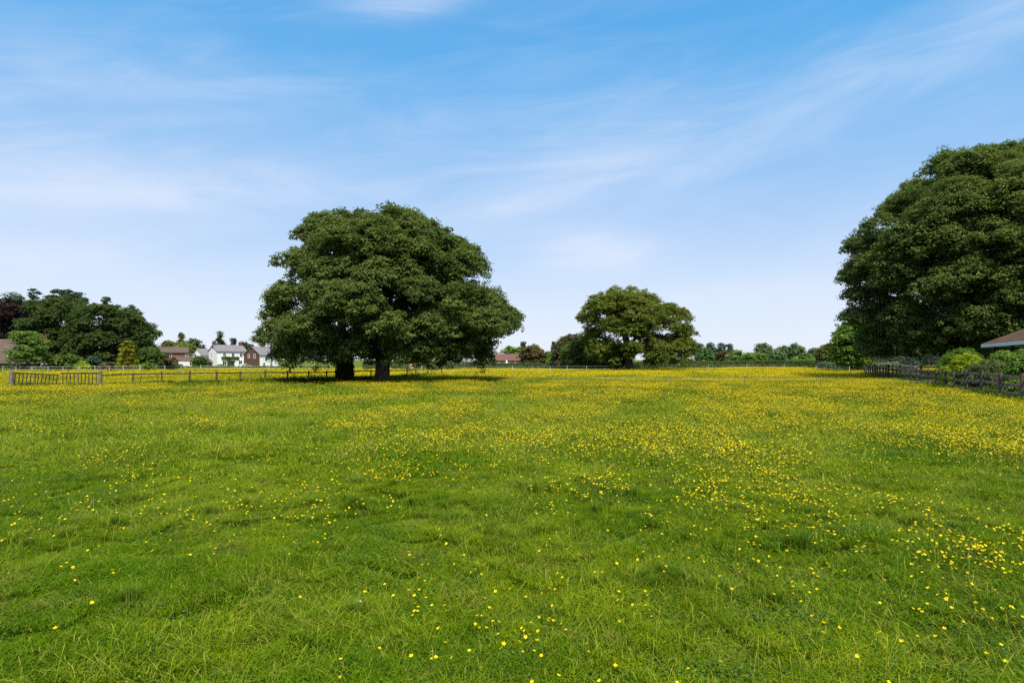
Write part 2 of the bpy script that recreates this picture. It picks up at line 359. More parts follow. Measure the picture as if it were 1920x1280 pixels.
hedge_m = leaf_mat('hedge_leaves', (.03, .065, .014), (.10, .17, .035))
ivy_m = leaf_mat('ivy_leaves', (.012, .026, .010), (.04, .07, .02), rough=.4)

# ------------------------------------------------------------------ the three field trees
main_prof = [(387, 715, 768), (393, 604, 796), (410, 580, 814), (430, 569, 824), (450, 566, 868), (470, 554, 903), (492, 543, 919), (515, 538, 916), (524, 520, 900), (534, 503, 905), (550, 496, 928),
             (570, 492, 955), (590, 489, 974), (608, 485, 980), (622, 488, 966), (640, 505, 944), (660, 511, 934), (684, 513, 922), (694, 520, 905)]
tree('large_sycamore', 'huge spreading sycamore with a short thick trunk in the middle of the meadow fence', 'tree', 716, 49, main_prof, sycamore,
     n=34, Rl=2.35, leaf=.098, cr=.42, r0=.62, fork=2.3, seed=11, nlimb=11, twigs=True, inner=.3, flat=.85, sub=15, rr=.34, cover=1.15, fill=(140, 1.2),
     extra=[(755, 440, 2.4, -1), (640, 448, 2.5, 0), (700, 438, 2.3, 2), (597, 455, 1.6, -1), (598, 424, 1.1, 0), (835, 462, 1.5, 0), (860, 492, 2.1, -1), (880, 500, 1.5, 1), (790, 510, 2.7, -4), (690, 500, 2.8, -5), (600, 520, 2.4, -3), (545, 570, 2.1, 0), (518, 598, 1.3, 0), (515, 575, 1.1, 1),
            (905, 588, 2.3, -1), (945, 600, 1.4, 0), (700, 605, 2.9, -8), (640, 640, 2.2, -7.5), (760, 640, 2.3, -7.5), (835, 635, 2.6, -5), (895, 650, 1.8, -2), (560, 645, 2.2, -3), (605, 668, 1.6, -5), (540, 672, 1.2, -1), (800, 672, 1.3, -5), (860, 668, 1.4, -3), (680, 672, 1.2, -6.5), (820, 560, 2.4, -2), (740, 560, 2.2, -6)])
right_prof = [(262, 1868, 1960), (269, 1790, 2010), (292, 1742, 2050), (332, 1707, 2085), (380, 1655, 2110), (408, 1622, 2125), (448, 1594, 2140), (505, 1582, 2150), (560, 1584, 2150), (610, 1594, 2140), (650, 1606, 2120), (676, 1616, 2100)]
tree('towering_sycamore', 'towering dark sycamore rising above the open shelter and the rail fence', 'tree', 1815, 54, right_prof, sycamore,
     n=66, Rl=3.0, leaf=.105, cr=.50, flat=.9, sub=16, rr=.33, cover=1.1, fill=(150, 1.5), r0=.75, fork=5.5, seed=21, nlimb=12, twigs=True, inner=.36,
     extra=[(1612, 520, 1.3, 0), (1610, 560, 1.3, 0), (1614, 600, 1.3, 1), (1632, 640, 1.5, -1), (1640, 662, 1.3, 0), (1690, 662, 1.6, -3), (1740, 665, 1.6, -4), (1655, 635, 2.2, -4), (1628, 545, 1.7, -3), (1700, 640, 2.2, 4), (1765, 655, 1.9, 3), (1700, 560, 3.0, -7), (1672, 482, 2.8, -5), (1728, 425, 2.9, -5), (1808, 362, 3.0, -3), (1830, 480, 3.2, -9), (1780, 600, 2.8, -9), (1860, 600, 2.6, -9), (1900, 400, 3.2, -8)])
mid_prof = [(535, 1150, 1205), (545, 1122, 1222), (560, 1100, 1238), (575, 1086, 1285), (590, 1082, 1297), (610, 1086, 1302), (640, 1092, 1305), (665, 1095, 1305), (683, 1105, 1298), (690, 1120, 1285)]
tree('domed_sycamore', 'broad domed sycamore with golden green top in the far meadow fence line', 'tree', 1180, 115, mid_prof, syc_gold,
     flat=.85, n=40, Rl=3.2, leaf=.17, cr=.6, sub=14, rr=.34, fill=(110, 1.5), r0=.8, fork=4.5, seed=31, nlimb=10, twigs=True, inner=.25, cover=.95,
     extra=[(1290, 645, 1.4, 0), (1285, 668, 1.2, 0), (1264, 662, 1.6, -2), (1280, 620, 1.6, 1), (1104, 640, 1.6, 0), (1240, 655, 1.4, -3), (1110, 668, 1.5, 0), (1140, 670, 1.5, -4), (1230, 672, 1.3, 2)])

# ------------------------------------------------------------------ trees of the left garden
def dome(l, r, t, bt, k=.48, skew=0):
    """outline rows for a round-headed crown between left/right px and top/bottom py"""
    c = (l + r) / 2 + skew; out = []
    for f in (0, .08, .2, .38, .6, .82, 1):
        w = math.sin(min(1, (f + .05) / k) * math.pi / 2) ** .8 if f < k else 1 - .25 * ((f - k) / (1 - k)) ** 2
        out.append((t + (bt - t) * f, c - (c - l) * w, c + (r - c) * w))
    return out
def cone(l, r, t, bt, top=.08):
    c = (l + r) / 2; return [(t + (bt - t) * f, c - (c - l) * (top + (1 - top) * f ** .8), c + (r - c) * (top + (1 - top) * f ** .8)) for f in (0, .25, .5, .75, .92)] + [(bt, c - (c - l) * .85, c + (r - c) * .85)]
G = 'trees of the walled garden on the left'
tree('broadleaf_tree', 'rounded deep green tree at the left edge above the purple beech', 'tree', 22, 150, dome(-50, 85, 546, 690), leaf_mat('blue_broadleaf', (.025, .055, .022), (.07, .12, .045)), n=26, Rl=2.6, leaf=.3, r0=.5, seed=41)
tree('copper_beech', 'dark purple copper beech at the left edge behind the cottage', 'tree', 5, 138, dome(-60, 70, 556, 690), copper, n=48, Rl=2.3, leaf=.28, r0=.5, seed=42)
tree('broadleaf_tree', 'wide dark green tree rising behind the feathery garden tree', 'tree', 98, 128, [(553, 85, 135), (558, 62, 155), (574, 45, 168), (605, 30, 176), (650, 30, 178), (688, 36, 174)], syc_dark, sub=12, n=30, Rl=3.0, cr=.62, fill=(45, 1.7), leaf=.24, r0=.5, seed=43, inner=.15)
tree('broadleaf_tree', 'massive dark green tree just behind the golden conifer', 'tree', 205, 122, [(567, 150, 225), (572, 138, 245), (588, 128, 266), (612, 120, 277), (650, 118, 282), (688, 122, 279)], syc_dark, sub=12, n=32, Rl=3.0, cr=.62, fill=(50, 1.7), leaf=.23, r0=.5, seed=44, inner=.15)
tree('garden_tree', 'brighter green tree showing at the right shoulder of the dark garden trees', 'tree', 278, 134, [(604, 268, 285), (615, 255, 296), (632, 250, 304), (660, 250, 300), (690, 255, 296)], green_mid, n=22, Rl=1.6, leaf=.25, r0=.3, seed=45)
def pine(label, px, Y, prof, seed, n=16, Rl=1.1, m=pine_l):
    return tree('pine_tree', label, 'tree', px, Y, prof, m, n=n, Rl=Rl, leaf=.26, cr=.5, r0=.28, fork=(Z(prof[-1][0], Y)) * .8, seed=seed, flat=.4, inner=.1, nlimb=6)
pine('flat topped pine spreading above the dark garden trees', 130, 160, [(543, 102, 130), (548, 95, 152), (553, 82, 160), (558, 84, 170), (565, 128, 168), (568, 135, 160)], 51, 26, 1.2)
pine('small wispy pine top above the purple beech', 66, 158, [(541, 60, 66), (547, 53, 74), (555, 54, 76), (562, 58, 74)], 52, 8, .9)
pine('pointed pine top between the flat topped pine and the garden edge', 200, 150, [(555, 197, 204), (563, 187, 213), (572, 184, 214), (585, 186, 212)], 53, 9, 1.0)
pine('low pine top leaning at the right end of the garden trees', 252, 146, [(573, 236, 250), (579, 234, 260), (585, 240, 269), (594, 252, 266)], 54, 9, .9)

tree('garden_tree', 'feathery light green garden tree in front of the brown roofed cottage', 'tree', 52, 103, [(620, 22, 66), (630, 20, 82), (642, 16, 92), (655, 12, 100), (668, 12, 103), (680, 14, 98)], leaf_mat('feathery_leaves', (.075, .14, .025), (.20, .30, .06)), n=62, Rl=.95, leaf=.16, cr=.42, r0=.14, fork=1.6, seed=61, up=.9, flat=.5, cover=1.3)
def bush(name, label, px, Y, l, r, t, mat, seed, n=14, Rl=None, bt=None, cat='shrub', leaf=None, cover=1.1, core=True, k=.5, group=None, prof=None):
    gy = HOR + EYE / Y * F - h0(X(px, Y), Y) / Y * F; bt = bt or gy + .5; wm = (r - l) / F * Y; hm = (bt - t) / F * Y; Rl = Rl or min(wm, hm) * .27
    rng = np.random.default_rng(seed); tx = X(px, Y); g = h0(tx, Y); leaf = leaf or max(.045, Y * .0026)
    lobes = envelope_lobes(rng, prof or dome(l, r, t, bt, k), tx, Y, n, Rl, .15, ydepth=.9, flat=.85)
    root = empty(name, (tx, Y, g), label, cat, group)
    V, Fc, T = crown(rng, lobes, leaf, max(leaf * 2.6, Rl * .4), cover, flat=.8); V -= np.array([tx, Y, g]); V[:, 2] = np.maximum(V[:, 2], -.05)
    link('foliage', mesh_np('foliage', V, Fc, T), mat, root)
    mb = MB()
    for L in lobes[:9]:
        c = np.array(L[:3]) - np.array([tx, Y, g]); mb.tube([(rng.normal(0, .06), rng.normal(0, .06), -.1), c * np.array([.4, .4, .55]), c], [.05, .035, .015], 5)
    mb.build('stem', bark, root)
    return root
bush('clipped_yew', 'smooth green clipped mound beside the feathery garden tree', 120, 106, 88, 152, 663, green_mid, 71, n=30, k=.35)
bush('round_shrub', 'blue green ball shaped shrub behind the white railing', 174, 108, 158, 190, 670, bluegreen, 72)
bush('low_shrub', 'small yellow shrub between the clipped mound and the round blue green shrub', 153, 105, 143, 166, 679, lime_l, 73, n=10)
bush('low_shrub', 'low reddish brown shrub beside the round blue green shrub', 199, 107, 187, 212, 681, bronze, 74, n=10)
tree('golden_conifer', 'golden yellow conifer in front of the massive dark tree', 'tree', 238, 108, cone(216, 260, 637, 690, .3), leaf_mat('golden_conifer_leaves', (.13, .14, .012), (.36, .34, .03)), n=46, Rl=.62, leaf=.17, cr=.36, r0=.12, fork=.8, seed=75, flat=.45, inner=.15)
bush('garden_shrub', 'tall tangled green shrub between the golden conifer and the brick house', 283, 112, 258, 306, 650, green_mid, 76, n=34, Rl=1.0)
bush('garden_shrub', 'reddish green shrub beside the drive of the brick house', 309, 115, 294, 322, 665, bronze, 77, n=18, Rl=.7)
bush('low_shrub', 'low bright shrub at the foot of the tangled green shrub', 280, 106, 268, 294, 682, green_bright, 78, n=9)
def hedge(label, pts, w, h, mat, seed, leaf=.2, name='hedge', dens=1.0, wob=.18):
    rng = np.random.default_rng(seed); P = []; N = []
    x0, y0 = pts[0]; g0 = h0(x0, y0); root = empty(name, (x0, y0, g0), label, 'hedge'); body = MB()
    for (a, c) in zip(pts[:-1], pts[1:]):
        a = np.array(a); c = np.array(c); L = np.linalg.norm(c - a); d = (c - a) / L; nrm = np.array([-d[1], d[0]])
        n = int(L * (2 * h + w) / (leaf * leaf) * .9 * dens); t = rng.uniform(0, L, n); q = rng.uniform(0, 2 * h + w, n)
        hh = h * (1 + wob * (fbm(t * .5, t * 0, seed, 3) - .5) * 2)
        off = np.where(q < h, -w / 2, np.where(q < 2 * h, w / 2, rng.uniform(-w / 2, w / 2, n))); z = np.where(q < h, q, np.where(q < 2 * h, q - h, h)) / h * hh
        off = off * (1 - .35 * (z / hh) ** 3) + rng.normal(0, leaf * .8, n)
        xy = a + d * t[:, None] + nrm * off[:, None]; z = z + rng.normal(0, leaf * .6, n)
        P.append(np.column_stack([xy, np.maximum(z, 0) + H(xy[:, 0], xy[:, 1])])); N.append(np.column_stack([nrm[0] * np.sign(off), nrm[1] * np.sign(off), np.where(q > 2 * h, 1.5, .5)]))
        m = (a + c) / 2; body.beam((*a - np.array([x0, y0]), h * .4 + h0(*a) - g0), (*c - np.array([x0, y0]), h * .4 + h0(*c) - g0), w * .6, h * .8)
    P = np.concatenate(P); N = np.concatenate(N)
    V, Fc, T = leaves(rng, P, N, np.full(len(P), leaf), np.clip(.4 + rng.normal(0, .22, len(P)), 0, 1)); V -= np.array([x0, y0, g0])
    link('foliage', mesh_np('foliage', V, Fc, T), mat, root); body.build('branches', bark, root); return root  # one solid dark core added inside the leaves to block see-through
def pt(px, Y): return (X(px, Y), Y)
hedge('low dark hedge in front of the brown roofed cottage', [pt(-60, 100), pt(50, 104)], 1.5, 1.0, hedge_m, 81, .16)
hedge('low hedge behind the white railing beneath the garden trees', [pt(60, 110), pt(150, 112), pt(330, 118)], 1.2, .75, hedge_m, 82, .2)
hedge('low dark hedge by the drive of the brick house', [pt(312, 128), pt(344, 130)], 1.4, 1.1, hedge_m, 83, .2)

# ------------------------------------------------------------------ houses
def house(name, label, A, B, depth, eave, ridge, wallm, roofm, wins=(), side=(), chim=(), hip=(False, False), over=.35, door=(), gable_m=None, g=None, cat='house'):
    """A, B: world (x, y) of the front wall's left and right corner; the house runs back from it"""
    A = Vector((*A, 0)); B = Vector((*B, 0)); w = (B - A).length; ang = math.atan2(B.y - A.y, B.x - A.x); g = h0(A.x, A.y) if g is None else g
    root = empty(name, (A.x, A.y, g - .1), label, cat, None, ang); D = depth
    mb = MB(); vs = [(0, 0, 0), (w, 0, 0), (w, D, 0), (0, D, 0), (0, 0, eave), (w, 0, eave), (w, D, eave), (0, D, eave)]
    fs = [(0, 1, 5, 4), (2, 3, 7, 6)]
    mb.add(vs, fs)
    if hip[0]: mb.add([vs[0], vs[3], vs[7], vs[4]], [(0, 3, 2, 1)])
    else: (mb if gable_m is None else mb).add([(0, 0, 0), (0, D, 0), (0, D, eave), (0, D / 2, ridge - .05), (0, 0, eave)], [(0, 4, 3, 2, 1)]) if gable_m is None else MB().add([(0, 0, 0), (0, D, 0), (0, D, eave), (0, D / 2, ridge - .05), (0, 0, eave)], [(0, 4, 3, 2, 1)]).build('gable_wall', gable_m, root)
    if hip[1]: mb.add([vs[1], vs[2], vs[6], vs[5]], [(0, 1, 2, 3)])
    else: mb.add([(w, 0, 0), (w, D, 0), (w, D, eave), (w, D / 2, ridge - .05), (w, 0, eave)], [(0, 1, 2, 3, 4)])
    mb.build('wall', wallm, root)
    o = over; sl = (ridge - eave) / (D / 2); ez = eave - o * sl; th = .16; rb = MB()
    hx0 = D * .45 if hip[0] else -o * .6; hx1 = w - D * .45 if hip[1] else w + o * .6; e0 = -o if hip[0] else -o * .6; e1 = w + o if hip[1] else w + o * .6
    top = [(e0, -o, ez + th), (e1, -o, ez + th), (e1, D + o, ez + th), (e0, D + o, ez + th), (hx0, D / 2, ridge + th), (hx1, D / 2, ridge + th)]
    bot = [(x, y, z - th) for x, y, z in top]
    rf = [(0, 1, 5, 4), (2, 3, 4, 5), (7, 6, 10, 11), (9, 8, 11, 10), (0, 6, 7, 1), (2, 8, 9, 3)]
    rf += [(0, 4, 3), (6, 9, 10), (3, 9, 6, 0)] if hip[0] else [(0, 4, 10, 6), (4, 3, 9, 10)]
    rf += [(1, 2, 5), (8, 7, 11), (1, 7, 8, 2)] if hip[1] else [(1, 7, 11, 5), (5, 11, 8, 2)]
    rb.add(top + bot, rf)
    roof = rb.build('roof', roofm, root)
    for (cx, cy, cw, ch) in chim:
        c = MB().box((cx, cy, ridge + ch / 2 - .6), (cw, .7, ch + 1.2)).box((cx, cy, ridge + ch + .05), (cw + .15, .85, .14))
        co = c.build('chimney', brick_d, roof)
        for k in (-.25, .25): MB().tube([(cx + k * cw, cy, ridge + ch + .1), (cx + k * cw, cy, ridge + ch + .5)], [.13, .11], 8).build('chimney_pot', tile_red, roof)
    def window(cx, cz, ww, wh, sidew=False):
        f = MB(); t = .09
        def bx(c, s): 
            if sidew: f.box((c[1], c[0], c[2]), (s[1], s[0], s[2]))
            else: f.box(c, s)
        for sx in (-1, 1): bx((cx + sx * (ww / 2), -.03, cz), (t, .12, wh + t))
        for sz in (-1, 1): bx((cx, -.032, cz + sz * wh / 2), (ww - t, .116, t))
        bx((cx, -.04, cz), (.06, .06, wh - t))
        fo = f.build('window', paint_w, root)
        gm = MB(); (gm.box((-.012, cx, cz), (.02, ww - .02, wh - .02)) if sidew else gm.box((cx, -.012, cz), (ww - .02, .02, wh - .02))); gm.build('pane', glass, fo)
    for q in wins: window(*q)
    for q in side: window(*q, sidew=True)
    for (cx, cw, ch, m) in door: MB().box((cx, -.05, ch / 2 + .1), (cw, .1, ch)).box((cx, -.13, ch + .15), (cw + .5, .3, .1)).build('door', m, root)
    return root
hA = house('white_cottage', 'white rendered house with slate roof and a climber over its door', pt(407, 185), (-89.6, 192.0), 7, 5.6, 7.6, render_w, slate,
      wins=[(2.3, 4.4, .9, 1.2), (5.0, 4.4, .9, 1.2), (7.6, 4.4, .9, 1.2), (2.3, 1.7, 1.2, 1.5), (7.4, 1.9, 1.1, 1.3)], side=[(4.5, 4.6, .9, 1.2)], chim=[(.4, 3.5, 1.0, 1.0), (8.8, 3.5, 1.0, .9)], door=[(4.9, 1.0, 2.2, dark_w)])
rng = np.random.default_rng(5); P = []
for k in range(900):
    if rng.random() < .35: x, z = 3.7 + rng.normal(0, .25), rng.uniform(.2, 3.4)
    else: x, z = rng.uniform(1.3, 6.9), 3.35 + rng.normal(0, .22)
    P.append((x, -.2 + rng.normal(0, .08), z))
V, Fc, T = leaves(rng, np.array(P), np.tile([0, -1, .5], (len(P), 1)), np.full(len(P), .17), rng.uniform(.2, .9, len(P)))
cl = link('climbing_plant', mesh_np('climbing_plant', V, Fc, T), green_mid); cl.location = hA.location; cl.rotation_euler = hA.rotation_euler
tag(cl, 'green climber trained up and across the white house front', 'climbing plant')
house('house_wing', 'grey roofed wing behind the left gable of the white house', pt(379, 196), pt(398, 199), 6, 4.4, 6.6, render_w, slate)
house('brick_house', 'brick house with white side front and slate roof next to the white house', pt(487, 183), (-76.2, 191.8), 8, 4.4, 7.0, render_w, slate,
      wins=[(2.4, 3.4, .9, 1.0), (6.2, 3.4, .9, 1.0), (1.6, 1.2, .8, 1.3), (4.3, 1.2, .8, 1.3)], side=[(2.6, 3.9, 1.0, 1.4), (5.4, 3.9, .9, 1.2)], chim=[(4.0, 4, 1.3, 1.5), (-.2 + .5, 4, .6, .4)], gable_m=brick_d)
house('brick_house', 'red brick house with white framed windows partly behind the garden shrubs', pt(292, 172), pt(352, 176), 8, 4.9, 6.5, brick, tile_br,
      wins=[(3.6, 4.0, 1.0, 1.2), (8.2, 4.1, .9, .8), (10.3, 4.1, .9, .8), (5.6, 1.3, 1.2, 1.2)])
house('garage', 'low brown roofed outbuilding between the brick house and the white house', pt(338, 168), pt(398, 176), 6, 1.9, 3.4, brick_d, tile_br, door=[(2.5, 2.4, 1.9, dark_w)], cat='garage')
house('red_roofed_house', 'house with red tiled hipped roof behind the low outbuilding', pt(350, 215), pt(378, 218), 6, 4.2, 7.4, brick, tile_red, hip=(True, True))
house('cottage', 'cottage with big brown tiled roof at the left edge of the photo', (X(-60, 108), 108), (X(66, 113), 113), 8, 2.1, 6.3, brick_d, tile_br, chim=[(10.7, 4, 1.0, .9)], hip=(False, True), over=.5,
      wins=[(7.0, 1.1, 1.2, .9), (11.4, 1.1, 1.1, .9)])
dm = empty('dormer', (0, 0, 0), None, None); dm.parent = bpy.data.objects['cottage']; dm.location = (6.2, 1.3, 2.9)
MB().box((0, 0, .6), (1.5, 2.2, 1.9)).build('dormer_wall', tile_br, dm); MB().box((0, -1.13, .7), (1.2, .06, 1.4)).build('window', paint_w, dm); MB().box((0, -1.17, .7), (.95, .04, 1.2)).build('pane', glass, dm)
# far houses seen under and beside the large sycamore
house('brick_terrace', 'long brick house with red tiled roof beyond the far tape fence', pt(926, 205), pt(990, 207), 7, 2.7, 4.9, brick, solid('faded_red_tiles', (.12, .06, .048), (.18, .09, .07), 2, .9),
      wins=[(2 + 1.9 * k, 1.6, .8, 1.1) for k in range(6)], chim=[(5.6, 3.5, .8, .7), (10.6, 3.5, .9, .9)])
house('white_house', 'small white house block behind the left end of the brick terrace', pt(929, 215), pt(945, 216), 5, 5.4, 5.6, render_w, slate, wins=[(1.9, 4.2, .7, .9)], over=.1)
house('white_barn', 'white gabled house half hidden under the right side of the large sycamore', pt(852, 170), pt(886, 173), 6, 2.1, 3.6, render_w, slate, wins=[(1.5, 1.2, .7, .8), (4, 1.2, .7, .8)])
house('white_cottage', 'tiny white cottage glimpsed beyond the chestnut horse', pt(744, 185), pt(757, 187), 5, 2.0, 3.2, render_w, slate, wins=[(1.2, 1.2, .5, .6)])
# closed white parasol in a garden
pr = empty('closed_parasol', (*pt(950, 198), h0(*pt(950, 198))), 'closed white garden parasol standing before the brick terrace', 'parasol')
MB().tube([(0, 0, .3), (0, 0, .7), (0, 0, 1.6), (0, 0, 2.4), (0, 0, 2.6)], [.6, .55, .42, .2, .05], 12).build('canopy', paint_w, pr, smooth=True)
MB().tube([(0, 0, 0), (0, 0, 2.7)], [.04, .03], 8).build('pole', paint_w, pr)

# ------------------------------------------------------------------ vehicles by the houses
def vehicle(name, label, px, Y, rz, L, Hh, mat, van, cat):
    x = X(px, Y); root = empty(name, (x, Y, h0(x, Y)), label, cat, None, rz); w = .85
    if van: pr_ = [(-L / 2, .35), (-L / 2, Hh), (L * .2, Hh), (L * .34, Hh * .62), (L * .5, Hh * .5), (L / 2, .35)]
    else: pr_ = [(-L / 2, .3), (-L / 2, Hh * .62), (-L * .36, Hh * .95), (-L * .1, Hh), (L * .1, Hh * .95), (L * .26, Hh * .62), (L * .48, Hh * .55), (L / 2, .3)]
    n = len(pr_); vs = [(p[0], -w, p[1]) for p in pr_] + [(p[0], w, p[1]) for p in pr_]
    fs = [tuple(range(n)), tuple(range(2 * n - 1, n - 1, -1))] + [(i, n + i, n + (i + 1) % n, (i + 1) % n) for i in range(n)]
    MB().add(vs, fs).build('body', mat, root, bevel=.06)
    zt = Hh * .78; wl = (.21, .33) if van else (-.3, .2)
    for s in (-1, 1):
        MB().box((L * (wl[0] + wl[1]) / 2 - (.02 if van else 0), s * (w + .005), Hh * .76 if not van else Hh * .66), (L * (wl[1] - wl[0]), .02, Hh * .24)).build('window', glass, root)
        for fx in (-.3, .32):
            MB().tube([(L * fx, s * (w - .15), .32), (L * fx, s * (w + .04), .32)], [.32, .32], 16).build('wheel', tyre, root)
    return root
car_w = solid('white_car_paint', (.8, .8, .8), (.78, .78, .78), 3, .25, spec=.5); car_g = solid('silver_car_paint', (.45, .46, .47), (.42, .43, .44), 3, .3, spec=.6)
vehicle('parked_van', 'white van parked in front of the low outbuilding', 343, 160, math.pi + .45, 4.6, 1.9, car_w, True, 'van')
vehicle('parked_car', 'white car parked at the corner of the white house', 461, 176, .5, 3.6, 1.35, car_w, False, 'car')
vehicle('parked_car', 'silver car parked close to the foot of the white house front', 415, 180, .5, 3.6, 1.3, car_g, False, 'car')

# ------------------------------------------------------------------ trees round and behind the houses
def bt(name, label, px, Y, prof, mat, n=16, Rl=None, seed=1, leaf=None, r0=.3, fork=2, flat=.72, inner=.2, **k):
    w = (prof[len(prof) // 2][2] - prof[len(prof) // 2][1]) / F * Y; Rl = Rl or w * .22
    return tree(name, label, 'tree', px, Y, prof, mat, n=int(n * 1.8), Rl=Rl, cover=1.5, leaf=leaf or Y * .0020, cr=max(Y * .0020 * 2.4, Rl * .38), r0=r0, fork=fork, seed=seed, flat=flat, inner=inner, nlimb=5, **k)
bt('garden_tree', 'pale green tree behind the roof of the red brick house', 316, 210, dome(298, 336, 638, 688), olive_l, 18, seed=101)
bt('garden_tree', 'yellow green tree behind the low outbuilding', 345, 205, dome(322, 372, 640, 688), leaf_mat('yellow_green_leaves', (.09, .115, .02), (.26, .29, .06)), 22, seed=102)
bt('conifer', 'small dark conifer above the yellow green tree', 340, 235, cone(329, 351, 626, 688), olive_l, 40, Rl=.65, seed=103, flat=.4)
bt('round_tree', 'dark round headed tree above the red hipped roof', 364, 240, dome(347, 383, 634, 688), syc_dark, 18, seed=104)
bt('conifer', 'spiky green conifer right behind the chimney of the white house', 412, 225, cone(396, 430, 624, 688, .05), leaf_mat('fir_needles', (.03, .06, .025), (.09, .13, .05), trans=.1), 55, Rl=.7, seed=105, flat=.4)
bt('conifer', 'narrow dark conifer above the middle of the white house roof', 438, 230, cone(429, 447, 636, 688, .08), pine_l, 34, Rl=.6, seed=106, flat=.4)
bt('round_tree', 'round dark tree between the white house and the dark brick gable', 459, 235, dome(444, 474, 640, 688), syc_dark, 18, seed=107)
bush('garden_shrub', 'round dark shrub in front of the low outbuilding', 375, 158, 364, 386, 669, hedge_m, 108, n=14)
tree('young_tree', 'lime green young tree showing under the left boughs of the large sycamore', 'tree', 545, 70, dome(518, 572, 608, 700), green_bright, n=16, Rl=1.0, leaf=.15, r0=.12, fork=1.5, seed=109)
bt('garden_tree', 'bright green rounded tree behind the white end of the brick terrace', 955, 250, dome(938, 970, 648, 690), green_bright, 16, seed=111)
bt('garden_tree', 'bright green rounded tree behind the red roof of the brick terrace', 976, 252, dome(956, 990, 650, 690), green_bright, 16, seed=112)
bt('conifer', 'tiny dark conifer top above the bright green trees', 981, 270, cone(975, 988, 643, 690), bluegreen, 26, Rl=.65, seed=113, flat=.4)
bt('dark_tree', 'small dark tree just above the ridge of the red roof', 953, 236, dome(943, 962, 658, 690), bluegreen, 10, seed=114)
bt('bronze_tree', 'bronze brown rounded tree hiding the end of the brick terrace', 997, 165, dome(973, 1024, 649, 692), bronze, 34, Rl=1.4, seed=115)
bt('green_tree', 'small green crown just over the top of the bronze tree', 1003, 190, dome(990, 1012, 645, 690), olive_l, 14, seed=116)
bt('slender_tree', 'slender pale green tree at the right side of the bronze tree', 1027, 172, dome(1016, 1038, 660, 692), green_bright, 14, seed=117)
bt('conifer', 'blue green conifer spire left of the domed sycamore', 1038, 200, cone(1028, 1050, 643, 690), bluegreen, 40, Rl=.65, seed=118, flat=.4)
bt('pale_tree', 'pale green tree below the blue green conifer spire', 1040, 160, dome(1026, 1056, 664, 693), green_bright, 14, seed=119)
bt('brown_topped_tree', 'brownish olive tree leaning out left of the domed sycamore', 1068, 135, [(626, 1066, 1090), (632, 1052, 1096), (645, 1042, 1100), (665, 1034, 1100), (692, 1036, 1096)], leaf_mat('brown_olive', (.06, .065, .025), (.17, .155, .07)), 34, Rl=1.6, seed=120)
bt('broadleaf_tree', 'low dark green tree tucked under the left side of the domed sycamore', 1085, 122, dome(1050, 1125, 636, 694), green_mid, 40, Rl=1.6, seed=121)
bt('broadleaf_tree', 'low dark bushy tree at the foot of the domed sycamore trunk', 1135, 119, dome(1092, 1172, 656, 694), hedge_m, 30, Rl=1.4, seed=122)
bt('pale_tree', 'pale green tree seen through the right side of the domed sycamore', 1238, 170, dome(1218, 1262, 660, 692), green_bright, 16, seed=123)
belt_dark = leaf_mat('hazed_dark_leaves', (.06, .11, .045), (.18, .25, .095)); belt_blue = leaf_mat('hazed_blue_needles', (.06, .10, .075), (.13, .19, .14)); belt_green = leaf_mat('hazed_green_leaves', (.09, .16, .04), (.22, .32, .09))  # belt leaf tones lightened in the colour, in place of distance haze
# distant belt between the domed sycamore and the towering one
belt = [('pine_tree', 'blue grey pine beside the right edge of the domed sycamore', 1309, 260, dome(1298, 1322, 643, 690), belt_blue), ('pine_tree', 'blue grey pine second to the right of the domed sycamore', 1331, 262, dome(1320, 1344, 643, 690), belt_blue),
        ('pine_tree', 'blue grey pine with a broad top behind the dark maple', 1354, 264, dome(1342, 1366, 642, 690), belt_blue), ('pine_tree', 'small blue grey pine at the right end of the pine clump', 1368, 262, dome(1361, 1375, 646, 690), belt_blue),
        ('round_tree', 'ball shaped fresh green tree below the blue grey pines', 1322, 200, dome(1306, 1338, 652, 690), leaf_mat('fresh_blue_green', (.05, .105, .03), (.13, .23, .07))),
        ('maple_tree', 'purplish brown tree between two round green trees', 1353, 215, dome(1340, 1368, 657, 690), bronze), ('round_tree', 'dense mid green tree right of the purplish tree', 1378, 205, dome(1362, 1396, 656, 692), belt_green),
        ('broadleaf_tree', 'light green tree in the far belt with a low rounded crown', 1404, 200, dome(1388, 1424, 660, 692), green_bright), ('broadleaf_tree', 'light green tree in front of the dark peaked tree', 1430, 195, dome(1412, 1446, 663, 692), leaf_mat('leafy_light', (.07, .12, .025), (.18, .26, .06))),
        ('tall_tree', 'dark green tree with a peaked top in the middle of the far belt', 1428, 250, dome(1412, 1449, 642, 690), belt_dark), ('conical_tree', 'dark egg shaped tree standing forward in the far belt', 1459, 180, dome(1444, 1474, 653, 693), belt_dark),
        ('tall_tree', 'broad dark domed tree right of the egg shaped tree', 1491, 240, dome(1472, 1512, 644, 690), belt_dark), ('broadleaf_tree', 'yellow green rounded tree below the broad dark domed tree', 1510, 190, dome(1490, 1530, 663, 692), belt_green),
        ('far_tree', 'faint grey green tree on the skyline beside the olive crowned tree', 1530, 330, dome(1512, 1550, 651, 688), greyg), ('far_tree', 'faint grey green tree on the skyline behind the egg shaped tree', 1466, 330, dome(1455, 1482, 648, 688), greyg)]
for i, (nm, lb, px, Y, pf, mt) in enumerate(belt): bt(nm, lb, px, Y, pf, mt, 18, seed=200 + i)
bush('field_shrub', 'bright yellow green shrub under the ball shaped tree', 1318, 150, 1300, 1340, 680, lime_l, 221, n=14)
bush('field_shrub', 'straw coloured shrub beyond the hedge under the purplish tree', 1362, 152, 1346, 1378, 681, olive_l, 222, n=12)
